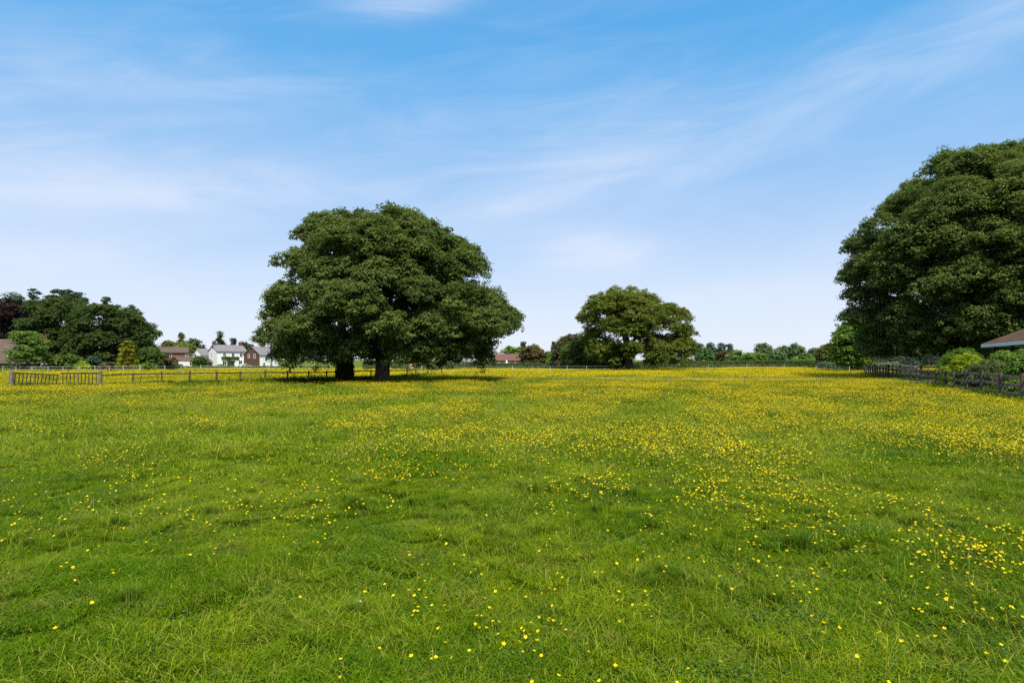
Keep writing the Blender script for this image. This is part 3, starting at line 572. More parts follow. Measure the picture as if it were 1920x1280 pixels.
bush('field_shrub', 'bright green shrub below the yellow green rounded tree', 1488, 150, 1470, 1508, 676, green_bright, 223, n=16)
bush('field_shrub', 'low pale shrub between the olive crowned tree and the bright green shrub', 1518, 148, 1502, 1536, 682, greyg, 224, n=12)
bush('field_shrub', 'pale green shrub seen between the trunk and right boughs of the domed sycamore', 1222, 140, 1206, 1245, 678, green_bright, 225, n=12)
bush('field_shrub', 'yellow shrub seen left of the domed sycamore trunk', 1153, 140, 1142, 1166, 681, lime_l, 226, n=10)
bt('olive_tree_crown', 'round olive green tree in front of the bright green tree by the rail fence', 1563, 118, dome(1529, 1598, 643, 690, .45), olive_l, 40, Rl=1.3, seed=231, leaf=.22)
bt('bright_tree', 'bright green tree peeping out left of the towering sycamore', 1598, 92, dome(1557, 1645, 601, 690, .5), green_bright, 46, Rl=1.25, seed=232, leaf=.19)
bt('broadleaf_tree', 'dark green tree behind the trunk of the towering sycamore', 1890, 80, dome(1820, 1990, 560, 692, .5), syc_dark, 30, Rl=2.1, seed=233, leaf=.22)
# hedges
hedge('dark clipped hedge along the far edge of the buttercup meadow', [pt(1120, 131), pt(1250, 133), pt(1420, 134), pt(1610, 118)], 2.2, 1.65, hedge_m, 241, .2)
hedge('far hedge behind the tape fence left of the domed sycamore', [pt(740, 140), pt(900, 145), pt(1030, 140), pt(1120, 133)], 2.0, 1.45, hedge_m, 242, .22)
hedge('grey green hedge running up to the rail fence corner', [pt(1540, 110), pt(1625, 95), pt(1680, 98)], 1.8, 1.3, greyg, 243, .18)
hedge('leafy hedge below the large sycamore beyond the horses', [pt(680, 125), pt(800, 128), pt(860, 132)], 2.5, 1.7, green_mid, 244, .22)
hedge('blue green hedge at the back of the pale paddock', [pt(1640, 108), pt(1720, 112), pt(1800, 108), pt(1880, 100)], 3, 3.4, bluegreen, 245, .26)

# ------------------------------------------------------------------ right garden: shelter, shrubs
def shelter():
    A = Vector((X(1856, 40), 40, 0)); g = h0(A.x, A.y); ang = R(-115.5); root = empty('open_shelter', (A.x, A.y, g), 'open timber shelter with brown tiled roof and white fascia at the right edge', 'shelter', None, ang); w = 11; e = 3.0; ap = 6.0; o = .35
    mb = MB(); t = [(-o, -o, e), (w + o, -o, e), (w + o, w + o, e), (-o, w + o, e), (w / 2, w / 2, ap)]; bo = [(x, y, z - .14) for x, y, z in t]
    mb.add(t + bo, [(0, 1, 4), (1, 2, 4), (2, 3, 4), (3, 0, 4), (6, 5, 9), (7, 6, 9), (8, 7, 9), (5, 8, 9), (0, 5, 6, 1), (1, 6, 7, 2), (2, 7, 8, 3), (3, 8, 5, 0)])
    mb.build('roof', solid('mossy_tiles', (.07, .038, .028), (.13, .072, .035), 1.6, .95), root)
    MB().box((w / 2, -o - .02, e - .16), (w + 2 * o + .1, .05, .24)).build('fascia', paint_w, root); MB().box((-o - .02, w / 2, e - .16), (.05, w + 2 * o, .24)).build('fascia', paint_w, root)
    for (x, y) in ((.3, .2), (w / 3, .2), (2 * w / 3, .2), (w - .2, .2), (.3, w - .2), (w - .2, w - .2)):
        MB().box((x, y, e / 2 - .1), (.16, .16, e)).build('post', dark_w, root)
    MB().box((w / 2, w - .1, 1.3), (w - .5, .12, 2.6)).build('back_wall', dark_w, root)
shelter()
def gshrub(label, px, Y, l, r, t, mat, seed, n=30, Rl=None): return bush('garden_shrub', label, px, Y, l, r, t, mat, seed, n=n, Rl=Rl, leaf=.055, cover=1.0)
gshrub('tall mid green shrub left of the shelter corner post', 1800, 38, 1760, 1850, 651, leaf_mat('shrub_green', (.06, .12, .016), (.17, .27, .035)), 301, 46, .5)
gshrub('yellow lime shrub leaning over the rail fence', 1808, 34, 1768, 1856, 662, lime_l, 302, 46, .42)
gshrub('feathery green shrub under the shelter eave', 1885, 31.5, 1840, 1930, 656, leaf_mat('shrub_mid', (.075, .14, .018), (.20, .30, .045)), 303, 46, .5)
gshrub('grey olive mounded shrub between the lime shrub and the right edge', 1858, 30.5, 1812, 1900, 673, leaf_mat('grey_olive', (.06, .085, .025), (.17, .21, .065)), 304, 50, .45)
gshrub('glossy green shrub standing at the right edge of the photo', 1920, 26.5, 1886, 1975, 652, green_bright, 305, 46, .5)
gshrub('small bright green shrub on the lawn behind the last fence bay', 1898, 26, 1886, 1914, 707, green_bright, 306, 16, .2)
gshrub('red tinged green shrub at the left end of the garden planting', 1776, 41, 1760, 1796, 664, bronze, 307, 18, .4)

# ------------------------------------------------------------------ fences
rngf = np.random.default_rng(77)
def walk(pts, step):
    """equally spaced points along a polyline"""
    out = []; P = [np.array(p, float) for p in pts]; d = 0; L = [np.linalg.norm(b_ - a_) for a_, b_ in zip(P[:-1], P[1:])]; tot = sum(L); n = int(round(tot / step)); 
    for k in range(n + 1):
        s = tot * k / n; i = 0
        while i < len(L) - 1 and s > L[i]: s -= L[i]; i += 1
        out.append(P[i] + (P[i + 1] - P[i]) * min(1, s / L[i]))
    return out
def fence(name, label, P, ph, pw, rails, rw, rh, mat, lean=.02, railm=None, side=-1, pj=.05):
    o = np.array(P[0]); g0 = h0(*o); root = empty(name, (o[0], o[1], g0), label, 'fence'); hs = [h0(*p) for p in P]
    for p, h in zip(P, hs):
        ll = rngf.normal(0, lean, 2); hh = ph * rngf.uniform(1 - pj, 1 + pj)
        MB().beam((p[0] - o[0], p[1] - o[1], h - g0 - .2), (p[0] - o[0] + ll[0] * hh, p[1] - o[1] + ll[1] * hh, h - g0 + hh), pw, pw).build('post', mat, root, bevel=pw * .12)
    for rz in rails:
        jz = rngf.normal(0, .012, len(P))
        for i in range(len(P) - 1):
            a, c = P[i] - o, P[i + 1] - o; d = (c - a) / np.linalg.norm(c - a); nn = np.array([d[1], -d[0]]) * side * (pw / 2 + rw / 2)
            MB().beam((*(a + nn), hs[i] - g0 + rz + jz[i]), (*(c + nn), hs[i + 1] - g0 + rz + jz[i + 1] * (1 if rngf.random() > .15 else 2.5)), rw, rh).build('rail', railm or mat, root)
    return root
near_c = (X(1962, 20.6), 20.6); far_c = (X(1621, 78), 78)
rail_pts = walk([near_c, (X(1919, 22.8), 22.8), (X(1812, 29.5), 29.5), (X(1707, 45), 45), far_c], 2.45)
fence('rail_fence', 'dark three rail timber fence along the right side of the meadow', rail_pts, 1.24, .12, (1.08, .72, .34), .04, .13, wood_dark, .02, railm=wood_rail, side=1)
back_pts = [np.array(pt(px, Y)) for px, Y in ((1640, 70), (1665, 62), (1687, 56), (1727, 50), (1775, 46), (1830, 44))]
fence('paddock_fence', 'second dark rail fence closing the pale paddock behind the meadow rail fence', back_pts, 1.45, .16, (1.28, .85, .4), .04, .12, wood_dark, .015)
pts = [np.array(p) for p in ((X(248, 38.4), 38.4), (X(304, 40), 40), (X(355, 41.5), 41.5), (X(407, 41.0), 41.0), (X(451, 44), 44), (X(497, 45.2), 45.2), (X(539, 46), 46), (X(578, 46.6), 46.6), (X(613, 48), 48), (X(655, 51), 51), (X(695, 54), 54), (X(730, 57), 57), (X(763, 60), 60), (X(780, 64), 64), (X(802, 69), 69), (X(828, 73), 73))]
gp = np.array((X(188, 36.4), 36.4))
fence('post_and_rail_fence', 'weathered single rail fence running from the iron hurdles past the large sycamore', [gp] + pts, 1.02, .105, (.86,), .045, .09, wood_brown, .035)
# plain wire and thin leaning stakes of the old stock fence
def stake(label, px, Y, hgt, lean, mat=rust, name='fence_stake', r=.02, group=None):
    x = X(px, Y); g = h0(x, Y); o = MB().tube([(0, 0, -.1), (lean * .5, 0, hgt * .5), (lean, 0, hgt)], [r, r, r * .9], 6).tube([(lean - .05, 0, hgt * .93), (lean + .06, 0, hgt * .95)], [r * .6, r * .6], 5).build(name, mat); o.location = (x, Y, g)
    return tag(o, label, 'stake', group)
stake('thin dark stake leaning left in the fence bay nearest the hurdles', 262, 39, .7, .08)
stake('thin dark stake just before the second fence post', 296, 39.2, .85, -.05)
stake('short thin stake below the rail between the white house and the sycamore', 430, 43.5, .6, 0)
# hurdles
def hurdles():
    yA, yB = 34.8, 36.3; xA, xB = X(21, yA), X(188, yB); gA, gB = h0(xA, yA), h0(xB, yB)
    for (x, y, g, lb, hh, w) in ((xA, yA, gA, 'thick weathered gate post at the left end of the hurdles', 1.12, .27), (xB, yB, gB, 'thick pointed gate post where hurdles meet the single rail fence', 1.22, .2)):
        o = MB().tube([(0, 0, -.2), (.01, 0, hh * .5), (0, .01, hh * .93), (0, .01, hh)], [w * .55, w * .52, w * .5, w * .3], 9).build('gate_post', wood_grey, bevel=.01); o.location = (x, y, g); tag(o, lb, 'gate post')
    def panel(label, f0, f1, n, lean, sag, zt):
        P0 = np.array([xA + (xB - xA) * f0, yA + (yB - yA) * f0]); P1 = np.array([xA + (xB - xA) * f1, yA + (yB - yA) * f1]); g = h0(*P0); root = empty('iron_hurdle', (P0[0], P0[1], g), label, 'hurdle'); d = P1 - P0
        for zf, nm in ((zt, 'top_rail'), (.08, 'bottom_rail')):
            k = sag if nm == 'top_rail' else sag * .4
            MB().tube([(0, 0, zf), (*(d * .5), zf - k * .5), (*d, zf - k)], [.042, .042, .042], 6).build(nm, rust, root)
        for i in range(n):
            t = (i + .5) / n; q = d * t; a = lean
            MB().tube([(q[0] - a, q[1], .04), (q[0], q[1], zt - sag * t)], [.026, .026], 5).build('bar', rust, root)
        MB().beam((*(d * .45), 0), (*(d * .45), zt), .07, .07).build('support_post', wood_grey, root)
    panel('sagging iron hurdle with bars leaning over, next to the thick left gate post', .03, .53, 12, .12, .17, 1.02); panel('upright iron hurdle with straight bars next to the pointed gate post', .55, .975, 10, .02, .0, 1.0)
hurdles()
# white tape fences
def tape(name, label, P, ph, lines, r=.012, postr=.02, pm=white_post, tm=white_tape, sag=.02, tapeh=.022, skip=()):
    o = np.array(P[0]); g0 = h0(*o); root = empty(name, (o[0], o[1], g0), label, 'electric fence')
    for i, p in enumerate(P):
        if i in skip: continue
        ln = rngf.normal(0, .03, 2); h = h0(*p) - g0; MB().tube([(p[0] - o[0], p[1] - o[1], h - .1), (p[0] - o[0] + ln[0], p[1] - o[1] + ln[1], h + ph * rngf.uniform(.97, 1.05))], [postr, postr], 6).build('stake', pm, root)
    for z in lines:
        mb = MB()
        for a, c in zip(P[:-1], P[1:]):
            A = np.array([a[0] - o[0], a[1] - o[1], h0(*a) - g0 + z]); C = np.array([c[0] - o[0], c[1] - o[1], h0(*c) - g0 + z]); m = (A + C) / 2 - np.array([0, 0, sag])
            mb.beam(A, m, r, tapeh); mb.beam(m, C, r, tapeh)
        mb.build('tape', tm, root)
    return root
tp = [np.array(pt(px, Y)) for px, Y in ((832, 62), (925, 44), (1020, 38), (1135, 35.2), (1256, 34.8), (1396, 35.4), (1539, 36.2), (1693, 31.6), (1748, 31.5))]
tape('electric_fence', 'thin white electric tape on slim stakes strung across the buttercups', tp, .82, (.66,), r=.004, postr=.013, pm=wood_dark, sag=.03, tapeh=.007, skip=(0, 2, 8))
far_tp = [np.array(pt(px, Y)) for px, Y in ((790, 78), (850, 86), (911, 94), (961, 97), (1032, 100), (1063, 102), (1100, 104), (1150, 110), (1210, 112), (1270, 112), (1328, 110), (1400, 112), (1470, 112), (1530, 104), (1581, 92), (1592, 88))]
tape('electric_fence', 'white tape fence with white posts across the far side of the meadow', far_tp, 1.12, (1.05, .6), r=.01, postr=.03, sag=.03, tapeh=.022, tm=solid('dull_tape', (.5, .5, .48), (.42, .43, .41), 5, .7))
lt = [np.array(pt(px, 100 + (px - 20) * .012)) for px in (5, 30, 60, 90, 118, 148, 178, 205, 232, 262)]
tape('white_railing', 'white two line railing below the garden trees on the left', lt, 1.0, (.98, .52), r=.012, postr=.03, tapeh=.032)
lt2 = [np.array(pt(px, Y)) for px, Y in ((262, 104), (309, 108), (340, 120), (376, 125), (450, 128), (504, 130), (560, 130), (620, 128))]
tape('electric_fence', 'white tape fence on white posts in front of the houses', lt2, 1.1, (1.0, .5), r=.012, postr=.035, tapeh=.03)
hedge('low grass bank and hedge line in front of the houses', [pt(345, 150), pt(470, 158), pt(620, 150)], 1.6, .55, green_mid, 246, .22)

# ------------------------------------------------------------------ ivy stump, weeds
def ivy():
    Y = 49.5; x = X(646, Y); g = h0(x, Y); root = empty('ivy_clad_trunk', (x, Y, g), 'dark ivy clad second trunk standing left of the main sycamore trunk', 'tree trunk'); rng = np.random.default_rng(9)
    MB().tube([(0, 0, -.2), (0, 0, .6), (.1, 0, 2), (-.2, .3, 4.2), (-.4, .4, 6)], [.55, .45, .4, .3, .18], 12).build('trunk', bark, root, smooth=True)
    n = 9000; t = rng.uniform(0, 1, n); z = t * 4.0; th = rng.uniform(0, 2 * np.pi, n); rad = (.78 - .2 * t + .16 * (fbm(th * 2, z * 1.5, 4, 3) - .5) * 2) * rng.uniform(.75, 1.05, n)
    P = np.column_stack([rad * np.cos(th), rad * np.sin(th), z]); V, Fc, T = leaves(rng, P, np.column_stack([np.cos(th), np.sin(th), np.full(n, .4)]), np.full(n, .075), rng.uniform(0, 1, n))
    link('ivy', mesh_np('ivy', V, Fc, T), ivy_m, root)
ivy()
def weed(label, px, Y, h, n, seed, spread=.25):
    rng = np.random.default_rng(seed); x = X(px, Y); g = h0(x, Y); root = empty('tall_weed', (x, Y, g), label, 'weed', 'tall weeds along the old fence'); mb = MB(); P = []
    for k in range(n):
        bx, by = rng.normal(0, spread, 2); hh = h * rng.uniform(.6, 1.1); lx, ly = rng.normal(0, .08, 2); mb.tube([(bx, by, 0), (bx + lx * .5, by, hh * .5), (bx + lx, by + ly, hh)], [.01, .008, .005], 4)
        for j in range(26): t = rng.uniform(.2, 1); P.append((bx + lx * t + rng.normal(0, .06), by + ly * t + rng.normal(0, .06), hh * t))
    mb.build('stem', hedge_m, root); P = np.array(P); V, Fc, T = leaves(rng, P, np.tile([0, 0, 1.], (len(P), 1)), np.full(len(P), .05), rng.uniform(0, .7, len(P))); link('leaves', mesh_np('leaves', V, Fc, T), hedge_m, root)
wl = [(500, 45, .6), (530, 45.5, .5), (548, 45.5, .75), (556, 45.6, .85), (566, 46, .7), (585, 46.3, .75), (594, 46.5, .6), (601, 47, .7), (609, 47.3, .65), (680, 50, .7), (690, 51, .5), (758, 56, .6), (768, 58, .7), (778, 58, .75)]
for i, (px, Y, h) in enumerate(wl):
    weed('dark leafy nettle clump at the foot of the single rail fence, %s from the left' % ['leftmost', 'second', 'third', 'fourth', 'fifth', 'sixth', 'seventh', 'eighth', 'ninth', 'tenth', 'eleventh', 'twelfth', 'thirteenth', 'fourteenth'][i] if i else 'dark leafy nettle clump at the foot of the single rail fence, leftmost of the row', px, Y, h, 6, 400 + i)
# ------------------------------------------------------------------ horses
def horse(label, px, Y, rz, mat, scale=1.0, grazing=True):
    x = X(px, Y); root = empty('grazing_horse', (x, Y, h0(x, Y)), label, 'horse', None, rz); root.scale = (scale,) * 3
    # skeleton: +x is forward
    V = [(-.62, 0, 1.22), (-.3, 0, 1.24), (.1, 0, 1.2), (.45, 0, 1.24), (.72, 0, 1.2), (.98, 0, .98), (1.18, 0, .68), (1.27, 0, .45), (1.36, 0, .18)]
    Rr = [.24, .29, .31, .29, .20, .15, .11, .11, .06]; E = [(i, i + 1) for i in range(8)]
    for sy in (-1, 1):
        b0 = len(V); V += [(-.62, .17 * sy, .98), (-.56, .18 * sy, .74), (-.74, .17 * sy, .50), (-.70, .17 * sy, .16), (-.66, .17 * sy, .03)]; Rr += [.19, .12, .065, .045, .06]; E += [(0, b0)] + [(b0 + i, b0 + i + 1) for i in range(4)]
        b0 = len(V); V += [(.5, .16 * sy, .92), (.52, .16 * sy, .70), (.53 + .06 * sy, .16 * sy, .45), (.53 + .09 * sy, .16 * sy, .14), (.56 + .09 * sy, .16 * sy, .03)]; Rr += [.14, .09, .06, .04, .055]; E += [(3, b0)] + [(b0 + i, b0 + i + 1) for i in range(4)]
    for sy in (-1, 1): b0 = len(V); V += [(1.12, .07 * sy, .80)]; Rr += [.03]; E += [(6, b0)]
    me = bpy.data.meshes.new('body'); me.from_pydata(V, E, []); o = link('body', me, mat, root)
    sk = o.modifiers.new('skin', 'SKIN')
    for i, r in enumerate(Rr): me.skin_vertices[0].data[i].radius = (r, r * (1.0 if i > 4 else 1.05))
    me.skin_vertices[0].data[0].use_root = True; o.modifiers.new('sub', 'SUBSURF').levels = 2; o.modifiers['sub'].render_levels = 2
    MB().tube([(-.84, 0, 1.28), (-.96, 0, 1.1), (-.98, 0, .8), (-.95, 0, .55)], [.05, .06, .06, .02], 8).build('tail', solid('cream_hair', (.5, .42, .3), (.4, .33, .22), 8, .8), root, smooth=True)
    MB().add([(.55, .02, 1.5), (.8, .02, 1.36), (1.05, .02, 1.0), (.95, .0, .92), (.7, 0, 1.2), (.5, 0, 1.4), (.55, -.02, 1.5), (.8, -.02, 1.36), (1.05, -.02, 1.0)], [(0, 1, 4, 5), (1, 2, 3, 4), (6, 7, 4, 5), (7, 8, 3, 4), (0, 6, 7, 1), (1, 7, 8, 2)]).build('mane', MATS['cream_hair'], root)
    return root
chest = solid('chestnut_coat', (.34, .18, .09), (.42, .24, .13), 2, .7); chest2 = solid('sandy_coat', (.42, .26, .15), (.5, .33, .2), 2, .7)
horse('chestnut horse standing rump on behind the fence right of the sycamore trunk', 770, 82, R(110), chest, .98)
horse('sandy coated horse grazing half hidden by the sycamore trunk', 727, 90, R(15), chest2, .62)

# grey cover on the rail
gc = MB().box((0, 0, .0), (1.1, .22, .3)).box((0, 0, .16), (.95, .3, .08)).build('rug', solid('grey_cloth', (.10, .10, .11), (.17, .17, .19), 5, .95), bevel=.06)
gc.location = (X(1704, 46.5), 46.5, h0(X(1704, 46.5), 46.5) + 1.18); gc.rotation_euler = (0, 0, R(-60)); tag(gc, 'grey cloth cover bundled over the top rail of the fence', 'cover')

# molehill
def mole(px, Y, label, r=.22, hh=.13):
    rng = np.random.default_rng(3); x = X(px, Y); n = 14; vs = []; fs = []
    for i in range(6):
        t = i / 5
        for k in range(n): a = 2 * math.pi * k / n; rr = r * t * (1 + rng.normal(0, .08)); vs.append((rr * math.cos(a), rr * math.sin(a), hh * (1 - t * t) + rng.normal(0, .008)))
    for i in range(5):
        for k in range(n): fs.append((i * n + k, (i + 1) * n + k, (i + 1) * n + (k + 1) % n, i * n + (k + 1) % n))
    o = MB().add(vs, fs).build('molehill', solid('bare_soil', (.03, .022, .015), (.07, .05, .035), 12, .95, bump=.6)); o.location = (x, Y, h0(x, Y)); tag(o, label, 'molehill')
mole(1714, 27.6, 'small dark molehill in the grass below the rail fence', .2, .2)

# ------------------------------------------------------------------ ground
def ground():
    xs = np.concatenate([-np.geomspace(2500, 40, 26), np.arange(-38, -20, 1.0), np.arange(-20, 20, .22), np.arange(20, 38.1, 1.0), np.geomspace(40, 2500, 26)]); ys = np.concatenate([[-40, -20, -8, -2], np.arange(0, 22, .2), np.arange(22, 40, .6), np.arange(40, 150, 2.5), np.geomspace(152, 5000, 40)])
    gx, gy = np.meshgrid(xs, ys); V = np.column_stack([gx.ravel(), gy.ravel(), H(gx.ravel(), gy.ravel()) - .01]); nx = len(xs); i = np.arange((len(ys) - 1) * nx).reshape(-1, nx)[:, :-1].ravel()
    m, q = base_mat('meadow_ground'); g = q.n('ShaderNodeNewGeometry'); pos = g.outputs['Position']
    n1 = q.ramp(q.noise(pos, .22, 5), .35, .65); n2 = q.ramp(q.noise(pos, 9, 4), .3, .7); n3 = q.ramp(q.noise(pos, 45, 3), .3, .7)
    c = q.mix(n1, (.07, .13, .003), (.14, .20, .005)); c = q.mix(q.m('MULTIPLY', n2, .5), c, (.055, .085, .012)); c = q.mix(q.m('MULTIPLY', n3, .35), c, (.13, .12, .02))
    p = q.n('ShaderNodeBsdfPrincipled'); q.put(p.inputs['Base Color'], c); p.inputs['Roughness'].default_value = .95; p.inputs['Specular IOR Level'].default_value = .1
    bp = q.n('ShaderNodeBump'); bp.inputs['Strength'].default_value = .7; bp.inputs['Distance'].default_value = .03; q.put(bp.inputs['Height'], n3); q.nt.links.new(bp.outputs[0], p.inputs['Normal'])
    o = q.n('ShaderNodeOutputMaterial'); q.nt.links.new(p.outputs[0], o.inputs[0])
    ob = link('ground', mesh_np('ground', V, np.column_stack([i, i + 1, i + nx + 1, i + nx]), smooth=True), m); tag(ob, kind='structure')
ground()

# ------------------------------------------------------------------ scattered stuff (grass, buttercups)
LIB = {}
def library(name, meshes, mat):
    c = bpy.data.collections.new(name)
    for i, me in enumerate(meshes):
        me.materials.append(mat); o = bpy.data.objects.new('%s_%02d' % (name, i), me); c.objects.link(o)
    return c
def scatter(name, label, cat, P, coll, nvar, rng, smin, smax, zs=None, tilt=.0, mat=None):
    n = len(P); me = bpy.data.meshes.new(name); me.vertices.add(n); me.vertices.foreach_set('co', np.ascontiguousarray(P, np.float32).ravel())
    def at(nm, ty, val, dt=np.float32, fld='value'):
        a = me.attributes.new(nm, ty, 'POINT'); a.data.foreach_set(fld, np.ascontiguousarray(val, dt).ravel())
    at('rot', 'FLOAT_VECTOR', np.column_stack([rng.normal(0, tilt, n), rng.normal(0, tilt, n), rng.uniform(0, 2 * np.pi, n)]), fld='vector')
    s = rng.uniform(smin, smax, n); z = s if zs is None else zs * rng.uniform(.85, 1.15, n)
    at('scl', 'FLOAT_VECTOR', np.column_stack([s, s, z]), fld='vector'); at('vi', 'INT', rng.integers(0, nvar, n), np.int32)
    ob = link(name, me, mat); tag(ob, label, cat, kind='stuff')
    ng = bpy.data.node_groups.new(name + '_nodes', 'GeometryNodeTree'); ng.interface.new_socket('Geometry', in_out='INPUT', socket_type='NodeSocketGeometry'); ng.interface.new_socket('Geometry', in_out='OUTPUT', socket_type='NodeSocketGeometry')
    N = ng.nodes; L = ng.links; gi = N.new('NodeGroupInput'); go = N.new('NodeGroupOutput'); ip = N.new('GeometryNodeInstanceOnPoints'); ci = N.new('GeometryNodeCollectionInfo')
    ci.inputs['Collection'].default_value = coll; ci.inputs['Separate Children'].default_value = True; ci.inputs['Reset Children'].default_value = True
    def na(nm, ty):
        a = N.new('GeometryNodeInputNamedAttribute'); a.data_type = ty; a.inputs[0].default_value = nm; return a.outputs[0]
    L.new(gi.outputs[0], ip.inputs['Points']); L.new(ci.outputs[0], ip.inputs['Instance']); ip.inputs['Pick Instance'].default_value = True
    L.new(na('vi', 'INT'), ip.inputs['Instance Index']); L.new(na('rot', 'FLOAT_VECTOR'), ip.inputs['Rotation']); L.new(na('scl', 'FLOAT_VECTOR'), ip.inputs['Scale']); L.new(ip.outputs[0], go.inputs[0])
    md = ob.modifiers.new('scatter', 'NODES'); md.node_group = ng; return ob
def blades(rng, n, half, hmin, hmax, wd, bend=.6, tlo=0, thi=1, round_=False):
    """curved three-part blades over a square tile"""
    x = rng.uniform(-half, half, n); y = rng.uniform(-half, half, n)
    if round_: a = rng.uniform(0, 2 * np.pi, n); r = half * np.abs(rng.normal(0, .5, n)); x = r * np.cos(a); y = r * np.sin(a)
    h = rng.uniform(hmin, hmax, n) ** 1.0; th = rng.uniform(0, 2 * np.pi, n); bd = h * np.abs(rng.normal(bend, .3, n)); w = wd * rng.uniform(.6, 1.3, n); ph = th + np.pi / 2 + rng.normal(0, .3, n)
    dx, dy = np.cos(th), np.sin(th); sx, sy = np.cos(ph), np.sin(ph); V = np.empty((n, 5, 3))
    def p(f, hz): return np.column_stack([x + dx * bd * f, y + dy * bd * f, h * hz])
    s = np.column_stack([sx, sy, np.zeros(n)]) * w[:, None] / 2
    a = p(0, -.05); m = p(.3, .62); t = p(1, .9); V[:, 0] = a - s; V[:, 1] = a + s; V[:, 2] = m + s * .8; V[:, 3] = m - s * .8; V[:, 4] = t
    i = np.arange(n)[:, None] * 5; F4 = np.hstack([i, i + 1, i + 2, i + 3]); F3 = np.hstack([i + 3, i + 2, i + 4, i + 4])[:, :3]
    me = bpy.data.meshes.new('blades'); V = V.reshape(-1, 3)
    # quads split into triangles so all polygons are of one size
    T = np.vstack([F4[:, [0, 1, 2]], F4[:, [0, 2, 3]], F3]); tint = np.repeat(rng.uniform(tlo, thi, n), 5)
    return mesh_np('blades', V, T, tint)
def turf(rng, n, half, hmin, hmax, wd, bend, nl, ls):
    a = blades(rng, n, half, hmin, hmax, wd, bend); V = np.empty(len(a.vertices) * 3, np.float32); a.vertices.foreach_get('co', V); V = V.reshape(-1, 3)
    T = np.empty(len(a.polygons) * 3, np.int32); a.loops.foreach_get('vertex_index', T); T = T.reshape(-1, 3); t = np.empty(len(V), np.float32); a.attributes['tint'].data.foreach_get('value', t)
    P = np.column_stack([rng.uniform(-half, half, nl), rng.uniform(-half, half, nl), rng.uniform(.004, hmax * .6, nl)]); V2, F2, t2 = leaves(rng, P, np.tile([0, 0, 1.], (nl, 1)), np.full(nl, ls), rng.uniform(0, .8, nl), .6, .6)
    F2 = F2 + len(V); T = np.vstack([T, F2[:, [0, 1, 2]], F2[:, [0, 2, 3]]]); return mesh_np('turf', np.vstack([V, V2]), T, np.concatenate([t, t2]))
def grass_mat(name, c0, c1, c2, c3, patch=.35):
    m, q = base_mat(name); a = q.n('ShaderNodeAttribute', attribute_name='tint').outputs['Fac']; g = q.n('ShaderNodeNewGeometry'); pos = g.outputs['Position']
    big = q.ramp(q.noise(pos, patch, 4, .6), .36, .64); med = q.ramp(q.noise(pos, patch * 6, 3), .38, .66)
    c = q.mix(a, c0, c1); c = q.mix(q.m('MULTIPLY', big, .8), c, q.mix(a, c1, c2)); c = q.mix(q.m('MULTIPLY', med, .5), c, c0); th_ = q.m('MULTIPLY', q.ramp(q.noise(pos, 1.7, 5, .65), .50, .68), q.ramp(a, .25, .8)); c = q.mix(q.m('MULTIPLY', th_, .55), c, (.36, .33, .08)); c = q.mix(q.ramp(a, .90, .99), c, c3)
    p = q.n('ShaderNodeBsdfPrincipled'); q.put(p.inputs['Base Color'], c); p.inputs['Roughness'].default_value = .6; p.inputs['Specular IOR Level'].default_value = .03
    tr = q.n('ShaderNodeBsdfTranslucent'); q.put(tr.inputs[0], c); mx = q.n('ShaderNodeMixShader'); mx.inputs[0].default_value = .35; q.nt.links.new(p.outputs[0], mx.inputs[1]); q.nt.links.new(tr.outputs[0], mx.inputs[2])
    o = q.n('ShaderNodeOutputMaterial'); q.nt.links.new(mx.outputs[0], o.inputs[0]); return m
gm = grass_mat('meadow_grass', (.062, .150, .005), (.190, .312, .006), (.37, .41, .012), (.46, .38, .09))  # darkest tone put into the colour for shadows among the blades
seed_m = grass_mat('seed_stems', (.20, .28, .015), (.31, .37, .025), (.40, .40, .05), (.46, .37, .10))
rs = np.random.default_rng(2024)
def grid_pts(y0, y1, st, rng, wide=1.0, x_extra=2.0):
    ys = np.arange(y0, y1, st); out = []
    for y in ys:
        hw = y * .93 * wide + x_extra; xs = np.arange(-hw, hw, st); out.append(np.column_stack([xs + rng.uniform(-.5, .5, len(xs)) * st, np.full(len(xs), y) + rng.uniform(-.5, .5, len(xs)) * st]))
    P = np.concatenate(out); return np.column_stack([P, H(P[:, 0], P[:, 1])])
def inside(P):
    """keep meadow grass off the garden lawn path behind the rail fence: nothing to cut nearer than the fence"""
    return P
def gh(P, lo, hi, s=31): f = fbm(P[:, 0] * .9, P[:, 1] * .9, s, 3); f2 = fbm(P[:, 0] * .2, P[:, 1] * .2, s + 3, 2); f = np.clip((f * .6 + f2 * .4 - .3) / .4, 0, 1); return lo + (hi - lo) * f ** 1.6
L0 = library('near_turf', [turf(rs, 2400, .30, .012, .062, .0040, 1.25, 1500, .0075) for _ in range(8)], gm)
L1 = library('mid_turf', [turf(rs, 1100, .45, .02, .078, .010, 1.1, 500, .014) for _ in range(6)], gm)
L2 = library('far_turf', [blades(rs, 420, 1.1, .05, .14, .030, .7) for _ in range(4)], gm)
L3 = library('distant_turf', [blades(rs, 300, 3.2, .08, .22, .10, .6) for _ in range(4)], gm)
P = grid_pts(2.0, 8.5, .34, rs); scatter('meadow_grass', 'short green pasture grass close by', 'grass', P, L0, 8, rs, .85, 1.15, gh(P, .4, 1.45), .08, gm)
P = grid_pts(8.3, 24, .55, rs); scatter('meadow_grass', 'short green pasture grass of the open meadow', 'grass', P, L1, 6, rs, .85, 1.15, gh(P, .45, 1.7), .05, gm)
P = grid_pts(23.5, 62, 1.35, rs); scatter('meadow_grass', 'longer meadow grass round the fences', 'grass', P, L2, 4, rs, .85, 1.15, gh(P, .7, 1.8), .02, gm)
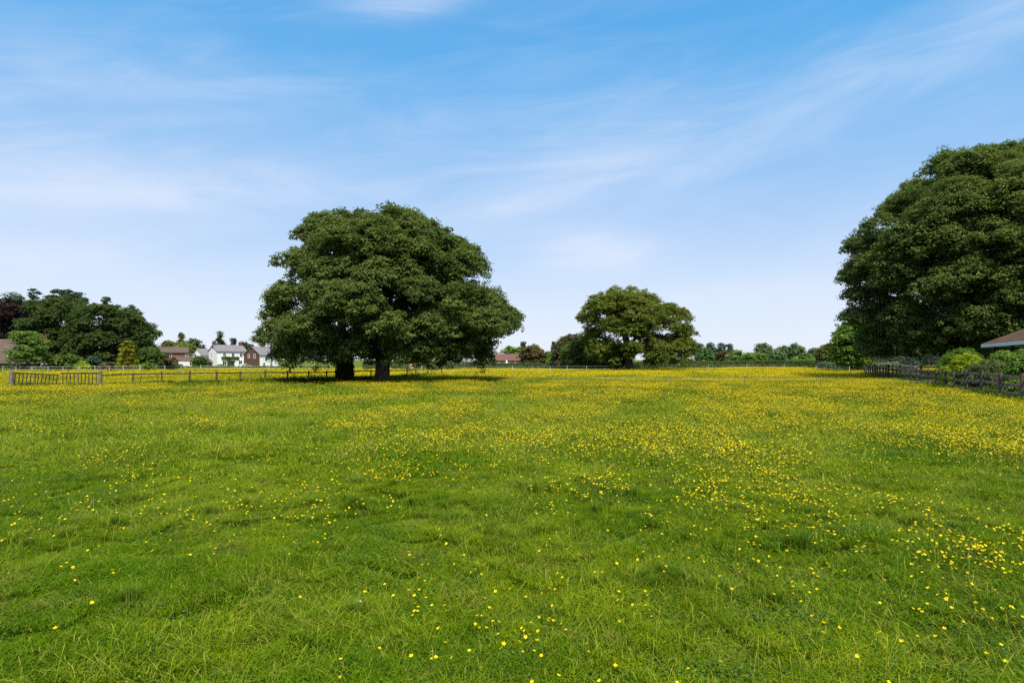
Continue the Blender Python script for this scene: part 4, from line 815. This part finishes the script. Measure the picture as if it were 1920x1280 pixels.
P = grid_pts(60, 165, 4.2, rs); scatter('meadow_grass', 'distant meadow grass before the hedges and houses', 'grass', P, L3, 4, rs, .9, 1.1, gh(P, .8, 1.4), 0, gm)
# uncut grass at the feet of the fences
fm = grass_mat('uncut_grass', (.045, .11, .004), (.11, .20, .008), (.19, .26, .015), (.30, .28, .08))
L4 = library('fence_turf', [blades(rs, 160, .35, .18, .42, .022, .45) for _ in range(4)], fm)
fl = []
for line, dn, off in ((pts, 9, 0), ([np.array((xx, yy)) for xx, yy in ((X(20, 34.8), 34.8), (X(188, 36.3), 36.3))], 9, .1), (rail_pts, 4, 0), (back_pts, 4, 0)):
    for a_, c_ in zip(line[:-1], line[1:]):
        k_ = int(np.linalg.norm(c_ - a_) * dn); t_ = rs.uniform(0, 1, (k_, 1)); fl.append(a_ + (c_ - a_) * t_ + rs.normal(0, .32, (k_, 2)) + np.array([0, -off]))
fl = np.concatenate(fl); fl = np.column_stack([fl, H(fl[:, 0], fl[:, 1])]); scatter('fence_grass', 'taller uncut grass at the feet of the fences', 'grass', fl, L4, 4, rs, .8, 1.3, None, .06, fm)
# tussocks: taller, darker tufts left standing by the grazing
tm_ = grass_mat('tussock_grass', (.055, .14, .006), (.16, .27, .008), (.32, .36, .02), (.42, .37, .10))
L5 = library('tussock', [blades(rs, 420, .17, .08, .22, .0038, .75, round_=True) for _ in range(6)], tm_)
L6 = library('tussock_far', [blades(rs, 300, .26, .09, .24, .008, .7, round_=True) for _ in range(5)], tm_)
def spot_pts(y0, y1, n_, rng):
    out = []
    for (px, py, sx, sy) in ((1120, 930, .5, .55), (1370, 880, .5, .6), (1040, 930, .35, .35), (790, 835, 1.2, .8), (740, 905, .9, .5), (1240, 1095, .18, .16), (1560, 985, .5, .35), (620, 950, .5, .3), (1700, 900, 1.0, .6), (330, 960, .5, .3), (980, 1010, .3, .2), (1500, 1000, .4, .3), (1350, 1110, .2, .15), (900, 1010, .3, .2), (60, 1010, .4, .2)):
        Yc = EYE * F / (py - HOR); 
        if y0 <= Yc < y1: q_ = np.column_stack([X(px, Yc) + rng.normal(0, sx, n_), Yc + rng.normal(0, sy, n_)]); out.append(q_)
    return np.concatenate(out)
def tuss(P): return np.clip((fbm(P[:, 0] * .9, P[:, 1] * .9, 161, 4) - .5) / .12, 0, 1)
def pk(y0, y1, dens, rng): P_ = grid_pts(y0, y1, 1 / math.sqrt(dens), rng, 1.0, 1.0); return P_[rng.random(len(P_)) < tuss(P_) * .75][:, :2]
P = np.vstack([spot_pts(2, 9, 7, rs), pk(2.4, 9, .35, rs)]); P = np.column_stack([P, H(P[:, 0], P[:, 1])]); scatter('tussock_grass', 'taller dark tussocks in the near grass', 'grass', P, L5, 6, rs, .45, .95, None, .06, tm_)
P = np.vstack([spot_pts(9, 40, 12, rs), pk(9, 30, .35, rs)]); P = np.column_stack([P, H(P[:, 0], P[:, 1])]); scatter('tussock_grass', 'taller dark tussocks farther out in the meadow', 'grass', P, L6, 5, rs, .5, 1.0, None, .05, tm_)
# taller tufts with pale seed stems
def stems(rng, n, spread, hmin, hmax, wd, tilt=.55):
    V = []; T = []; tt = []
    for k in range(n):
        bx, by = rng.normal(0, spread, 2); th = rng.uniform(0, 2 * math.pi); h = rng.uniform(hmin, hmax); bd = h * abs(rng.normal(tilt, .3)); d = np.array([math.cos(th), math.sin(th), 0]); s = np.array([-d[1], d[0], 0]) * wd / 2
        if rng.random() < .5: s = np.array([wd / 2, 0, 0]) * (1 if rng.random() < .5 else -1)
        ps = [np.array([bx, by, 0]) + d * bd * f ** 1.8 + np.array([0, 0, h * (f - .22 * f * f)]) for f in (0, .35, .7, .9, 1)]; wds = (1, .8, .7, 2.2, .3); o = len(V); c = rng.uniform(0, 1)
        for p_, w_ in zip(ps, wds): V += [p_ - s * w_, p_ + s * w_]; tt += [c, c]
        for i in range(4): a = o + 2 * i; T += [(a, a + 1, a + 3), (a, a + 3, a + 2)]
    return mesh_np('stems', np.array(V), np.array(T), np.array(tt))
S0 = library('seed_stems', [stems(rs, 12, .08, .06, .20, .0017, .9) for _ in range(8)], seed_m)
S1 = library('seed_stems_wide', [stems(rs, 20, .16, .10, .28, .0040, .8) for _ in range(6)], seed_m)
S2 = library('seed_stems_far', [stems(rs, 24, .6, .16, .36, .013) for _ in range(5)], seed_m)
def pick(y0, y1, dens, fn, rng):
    st = 1 / math.sqrt(dens); P = grid_pts(y0, y1, st, rng, 1.0, 1.0); return P[rng.random(len(P)) < fn(P)]
def stemdens(P): return np.clip((fbm(P[:, 0] * .8, P[:, 1] * .8, 61, 4) - .42) / .16, 0.0, 1) ** 1.3 * .92 + .08
P = pick(2.2, 9, 48, stemdens, rs); scatter('seed_grass', 'pale bent seed stems in tufts close by', 'grass', P, S0, 8, rs, .8, 1.3, None, .15, seed_m)
P = pick(9, 26, 20, stemdens, rs); scatter('seed_grass', 'pale seed stems in the open meadow', 'grass', P, S1, 6, rs, .8, 1.3, None, .1, seed_m)
P = pick(26, 70, .35, stemdens, rs); scatter('seed_grass', 'pale seed stems round the fences', 'grass', P, S2, 5, rs, .8, 1.3, None, .03, seed_m)

# buttercups
m, q = base_mat('buttercup_petals'); a = q.n('ShaderNodeAttribute', attribute_name='tint').outputs['Fac']
c = q.mix(q.ramp(a, .0, .15), (.13, .20, .03), q.mix(a, (.84, .55, .002), (.94, .79, .005))); p = q.n('ShaderNodeBsdfPrincipled'); q.put(p.inputs['Base Color'], c); p.inputs['Roughness'].default_value = .5; p.inputs['Specular IOR Level'].default_value = .2
tr = q.n('ShaderNodeBsdfTranslucent'); q.put(tr.inputs[0], c); mx = q.n('ShaderNodeMixShader'); mx.inputs[0].default_value = .3; q.nt.links.new(p.outputs[0], mx.inputs[1]); q.nt.links.new(tr.outputs[0], mx.inputs[2])
o_ = q.n('ShaderNodeOutputMaterial'); q.nt.links.new(mx.outputs[0], o_.inputs[0]); butter = m
def flower(V, T, tt, rng, base, h, r, petals=5, sw=.0018, tilt=.35, lean=.25):
    th = rng.uniform(0, 6.283); ln = h * abs(rng.normal(0, lean)); top = base + np.array([math.cos(th) * ln, math.sin(th) * ln, h]); mid = (base + top) / 2 + np.array([0, 0, h * .08])
    for s in (np.array([sw, 0, 0]), np.array([0, sw, 0])):
        o = len(V); V += [base - s, base + s, mid - s, mid + s, top - s * .6, top + s * .6]; tt += [0] * 6; T += [(o, o + 1, o + 3), (o, o + 3, o + 2), (o + 2, o + 3, o + 5), (o + 2, o + 5, o + 4)]
    ax = unit(np.array([[rng.normal(0, tilt), rng.normal(0, tilt), 1.0]]))[0]; e1 = unit(np.cross(ax, [[.3, .8, .1]]))[0]; e2 = np.cross(ax, e1); c = rng.uniform(.25, 1)
    cup = rng.uniform(.25, .9)
    for k in range(petals):
        a0 = 6.283 * k / petals; a1 = a0 + 6.283 / petals * .95; am = (a0 + a1) / 2
        def rp(a_, rr, z): return top + (e1 * math.cos(a_) + e2 * math.sin(a_)) * rr * r + ax * z * r
        o = len(V); V += [top + 0, rp(a0, .75, cup * .6), rp(am, 1.05, cup), rp(a1, .75, cup * .6)]; tt += [c * .8, c, c, c]; T += [(o, o + 1, o + 2), (o, o + 2, o + 3)]
def flowers(rng, n, spread, h0_, h1_, r, petals=5, sw=.0018):
    V = []; T = []; tt = []
    for k in range(n):
        b_ = np.array([*rng.normal(0, spread, 2), 0.0]); flower(V, T, tt, rng, b_, rng.uniform(h0_, h1_), r * rng.uniform(.8, 1.2), petals, sw)
    return mesh_np('flowers', np.array(V), np.array(T), np.array(tt))
B0 = library('buttercup_near', [flowers(rs, 1, 0.0, .05, .17, .0108) for _ in range(14)], butter)
B1 = library('buttercup_group', [flowers(rs, 5, .12, .08, .27, .0125, 5, .002) for _ in range(10)], butter)
B2 = library('buttercup_drift', [flowers(rs, 26, .38, .10, .30, .0155, 4, .0035) for _ in range(8)], butter)
B3 = library('buttercup_sheet', [flowers(rs, 60, 1.3, .14, .32, .036, 3, .006) for _ in range(6)], butter)
# how much of the meadow surface shows yellow, by distance and direction (x/y)
dist = np.array([2, 3.2, 4, 5, 6.5, 9, 12, 16, 22, 28, 34, 42, 60, 90, 150.])
dirs = np.array([-.9, -.6, -.3, 0, .3, .6, .9])
cov = np.array([[.4, .4, .8, 1.2, 1.0, .8, .8], [.5, .8, 1.2, 1.6, 1.5, 1.2, 1.6], [.5, 1.0, 1.6, 2.0, 2.2, 1.6, 2.5], [.8, 1.2, 1.6, 2.5, 2.6, 1.6, 2.8], [1.5, 2, 2.0, 4, 5, 7, 11],
                [1.5, 2.2, 3, 5, 8, 14, 28], [1.5, 2.5, 6, 6, 8, 22, 48], [2.5, 4, 10, 8, 10, 26, 44], [6, 7, 14, 11, 16, 36, 50], [18, 20, 18, 13, 18, 36, 46],
                [50, 42, 30, 20, 26, 42, 40], [44, 40, 36, 24, 34, 46, 34], [30, 30, 34, 42, 50, 56, 20], [26, 28, 40, 62, 62, 70, 10], [20, 24, 40, 62, 66, 74, 10]]) / 100
def bdens(P):
    x, y = P[:, 0], P[:, 1]; t = np.interp(y, dist, np.arange(len(dist))); s = np.interp(x / y, dirs, np.arange(len(dirs))); i = np.clip(t.astype(int), 0, len(dist) - 2); j = np.clip(s.astype(int), 0, len(dirs) - 2); ft = t - i; fs = s - j
    c = (cov[i, j] * (1 - fs) + cov[i, j + 1] * fs) * (1 - ft) + (cov[i + 1, j] * (1 - fs) + cov[i + 1, j + 1] * fs) * ft
    c = c * np.interp(y, [2, 4, 7, 9, 14, 20, 30, 60, 150], [.9, 1.3, 3.2, 6.0, 9.0, 9.5, 6.5, 3.6, 3.6]) * np.where(y < 26, np.clip(.55 + (x / y + .45) * 1.1, .55, 1), 1) * (1 + .8 * np.clip((x / y - .3) / .3, 0, 1) * np.clip((y - 8) / 6, 0, 1))
    for (px, py, sx, sy, am) in ((1120, 925, .45, .5, .22), (1370, 875, .5, .6, .2), (1040, 925, .3, .3, .08), (790, 830, 1.3, 1.0, .2), (740, 905, 1.0, .6, .05), (1235, 1090, .16, .15, .07), (1240, 1030, .2, .2, .05), (1810, 1080, .3, .3, .04), (1560, 980, .6, .4, .05), (880, 900, .7, .4, .04)):
        Yc = EYE * F / (py - HOR); c = c + 2.2 * am * np.exp(-((x - X(px, Yc)) / sx) ** 2 - ((y - Yc) / sy) ** 2)
    n = fbm(x * .55, y * .28, 91, 4); n2 = fbm(x * 2.2, y * 1.6, 95, 2); return c * np.clip((n - .42) / .10, .05, 2.3) * np.clip((n2 - .32) / .22, .08, 2.0)
def bscatter(y0, y1, st, coll, nv, per, area, cell_label, smin=.85, smax=1.2):
    P = grid_pts(y0, y1, st, rs, 1.0, 1.0); dens = bdens(P) * (EYE / P[:, 1]) / area            # flowers per square metre
    k = rs.poisson(np.clip(dens * st * st / per, 0, 16)); Q = np.repeat(P, k, axis=0); Q[:, :2] += rs.uniform(-.5, .5, (len(Q), 2)) * st; Q[:, 2] = H(Q[:, 0], Q[:, 1])
    tree_sh = 1 - .8 * np.exp(-((Q[:, 0] + 11) / 8) ** 2 - ((Q[:, 1] - 50) / 4.5) ** 2); Q = Q[rs.random(len(Q)) < tree_sh]
    q2 = np.array([[p_[0], p_[1]] for p_ in pts]); yl = np.interp(Q[:, 0], q2[:, 0], q2[:, 1]); Q = Q[~((np.abs(Q[:, 1] - yl + .3) < 1.1) & (Q[:, 0] < -9) & (rs.random(len(Q)) < .85))]
    xf = np.interp(Q[:, 1], [p_[1] for p_ in rail_pts], [p_[0] for p_ in rail_pts]); Q = Q[(Q[:, 0] < xf - .3) | (Q[:, 1] > 84)]
    print(cell_label, len(Q)); scatter('buttercup_flowers', cell_label, 'wildflowers', Q, coll, nv, rs, smin, smax, None, .05, butter)
bscatter(2.3, 9, .25, B0, 14, 1, .00042, 'single yellow buttercups dotted over the near grass')
bscatter(9, 22, .5, B1, 10, 5, .00024, 'groups of yellow buttercups in the open meadow')
bscatter(22, 60, 1.0, B2, 8, 26, .00030, 'drifts of yellow buttercups towards the fences')
bscatter(60, 150, 3.0, B3, 6, 60, .00095, 'sheet of yellow buttercups across the far meadow')
# daisies / clover heads
m, q = base_mat('daisy_petals'); p = q.n('ShaderNodeBsdfPrincipled'); p.inputs['Base Color'].default_value = (.75, .74, .72, 1); o_ = q.n('ShaderNodeOutputMaterial'); q.nt.links.new(p.outputs[0], o_.inputs[0])
D0 = library('daisy', [flowers(rs, 1, 0, .03, .07, .009, 6, .001) for _ in range(5)], m)
P = pick(2.3, 16, 3, lambda P: np.clip((fbm(P[:, 0] * .7, P[:, 1] * .7, 123, 3) - .5) / .15, .03, 1) * .5, rs); scatter('daisy_flowers', 'tiny white daisies and clover heads in the near grass', 'wildflowers', P, D0, 5, rs, .8, 1.2, None, .1, m)
# broad leaves (clover, buttercup foliage) low in the turf
m2 = leaf_mat('clover_leaves', (.05, .11, .015), (.12, .22, .03))
def cloverm(rng, n, half, s):
    P = np.column_stack([rng.uniform(-half, half, n), rng.uniform(-half, half, n), rng.uniform(.01, .05, n)]); V, Fc, T = leaves(rng, P, np.tile([0, 0, 1.], (n, 1)), np.full(n, s), rng.uniform(0, 1, n), .8, .35); return mesh_np('clover', V, Fc, T)
C0 = library('clover', [cloverm(rs, 260, .22, .009) for _ in range(4)], m2)
P = pick(2.1, 10, 8, lambda P: np.clip((fbm(P[:, 0] * 1.1, P[:, 1] * 1.1, 223, 3) - .42) / .15, .05, 1), rs); scatter('clover_leaves', 'low clover leaves between the near grass blades', 'ground cover', P, C0, 4, rs, .8, 1.3, None, .05, m2)
# a few fallen leaves
lm = solid('dead_leaf', (.22, .10, .03), (.32, .17, .07), 30, .8)
def dead(label, px, py, s):
    Y = EYE * F / (py - HOR); x = X(px, Y); rng = np.random.default_rng(int(px)); n = 12; vs = [(0, 0, 0)] + [(s * (1 + .25 * math.cos(5 * a)) * math.cos(a), s * .7 * (1 + .25 * math.cos(5 * a)) * math.sin(a), s * .25 * abs(math.sin(a)) + rng.normal(0, s * .06)) for a in [2 * math.pi * k / n for k in range(n)]]
    o = MB().add(vs, [(0, 1 + k, 1 + (k + 1) % n) for k in range(n)]).add([(s, 0, .0), (s * 1.9, .1 * s, .01), (s * 1.9, .16 * s, .01)], [(0, 1, 2)]).build('dead_leaf', lm); o.location = (x, Y, h0(x, Y) + .07); o.rotation_euler = (R(25), 0, rng.uniform(0, 6)); tag(o, label, 'dead leaf')
dead('brown dead leaf lying highest of the three in the near right grass', 1640, 1055, .035)
dead('dry pointed brown leaf near the bottom right of the meadow', 1710, 1246, .04)
dead('curled orange brown leaf in the grass left of the flower clump', 1390, 1072, .03)
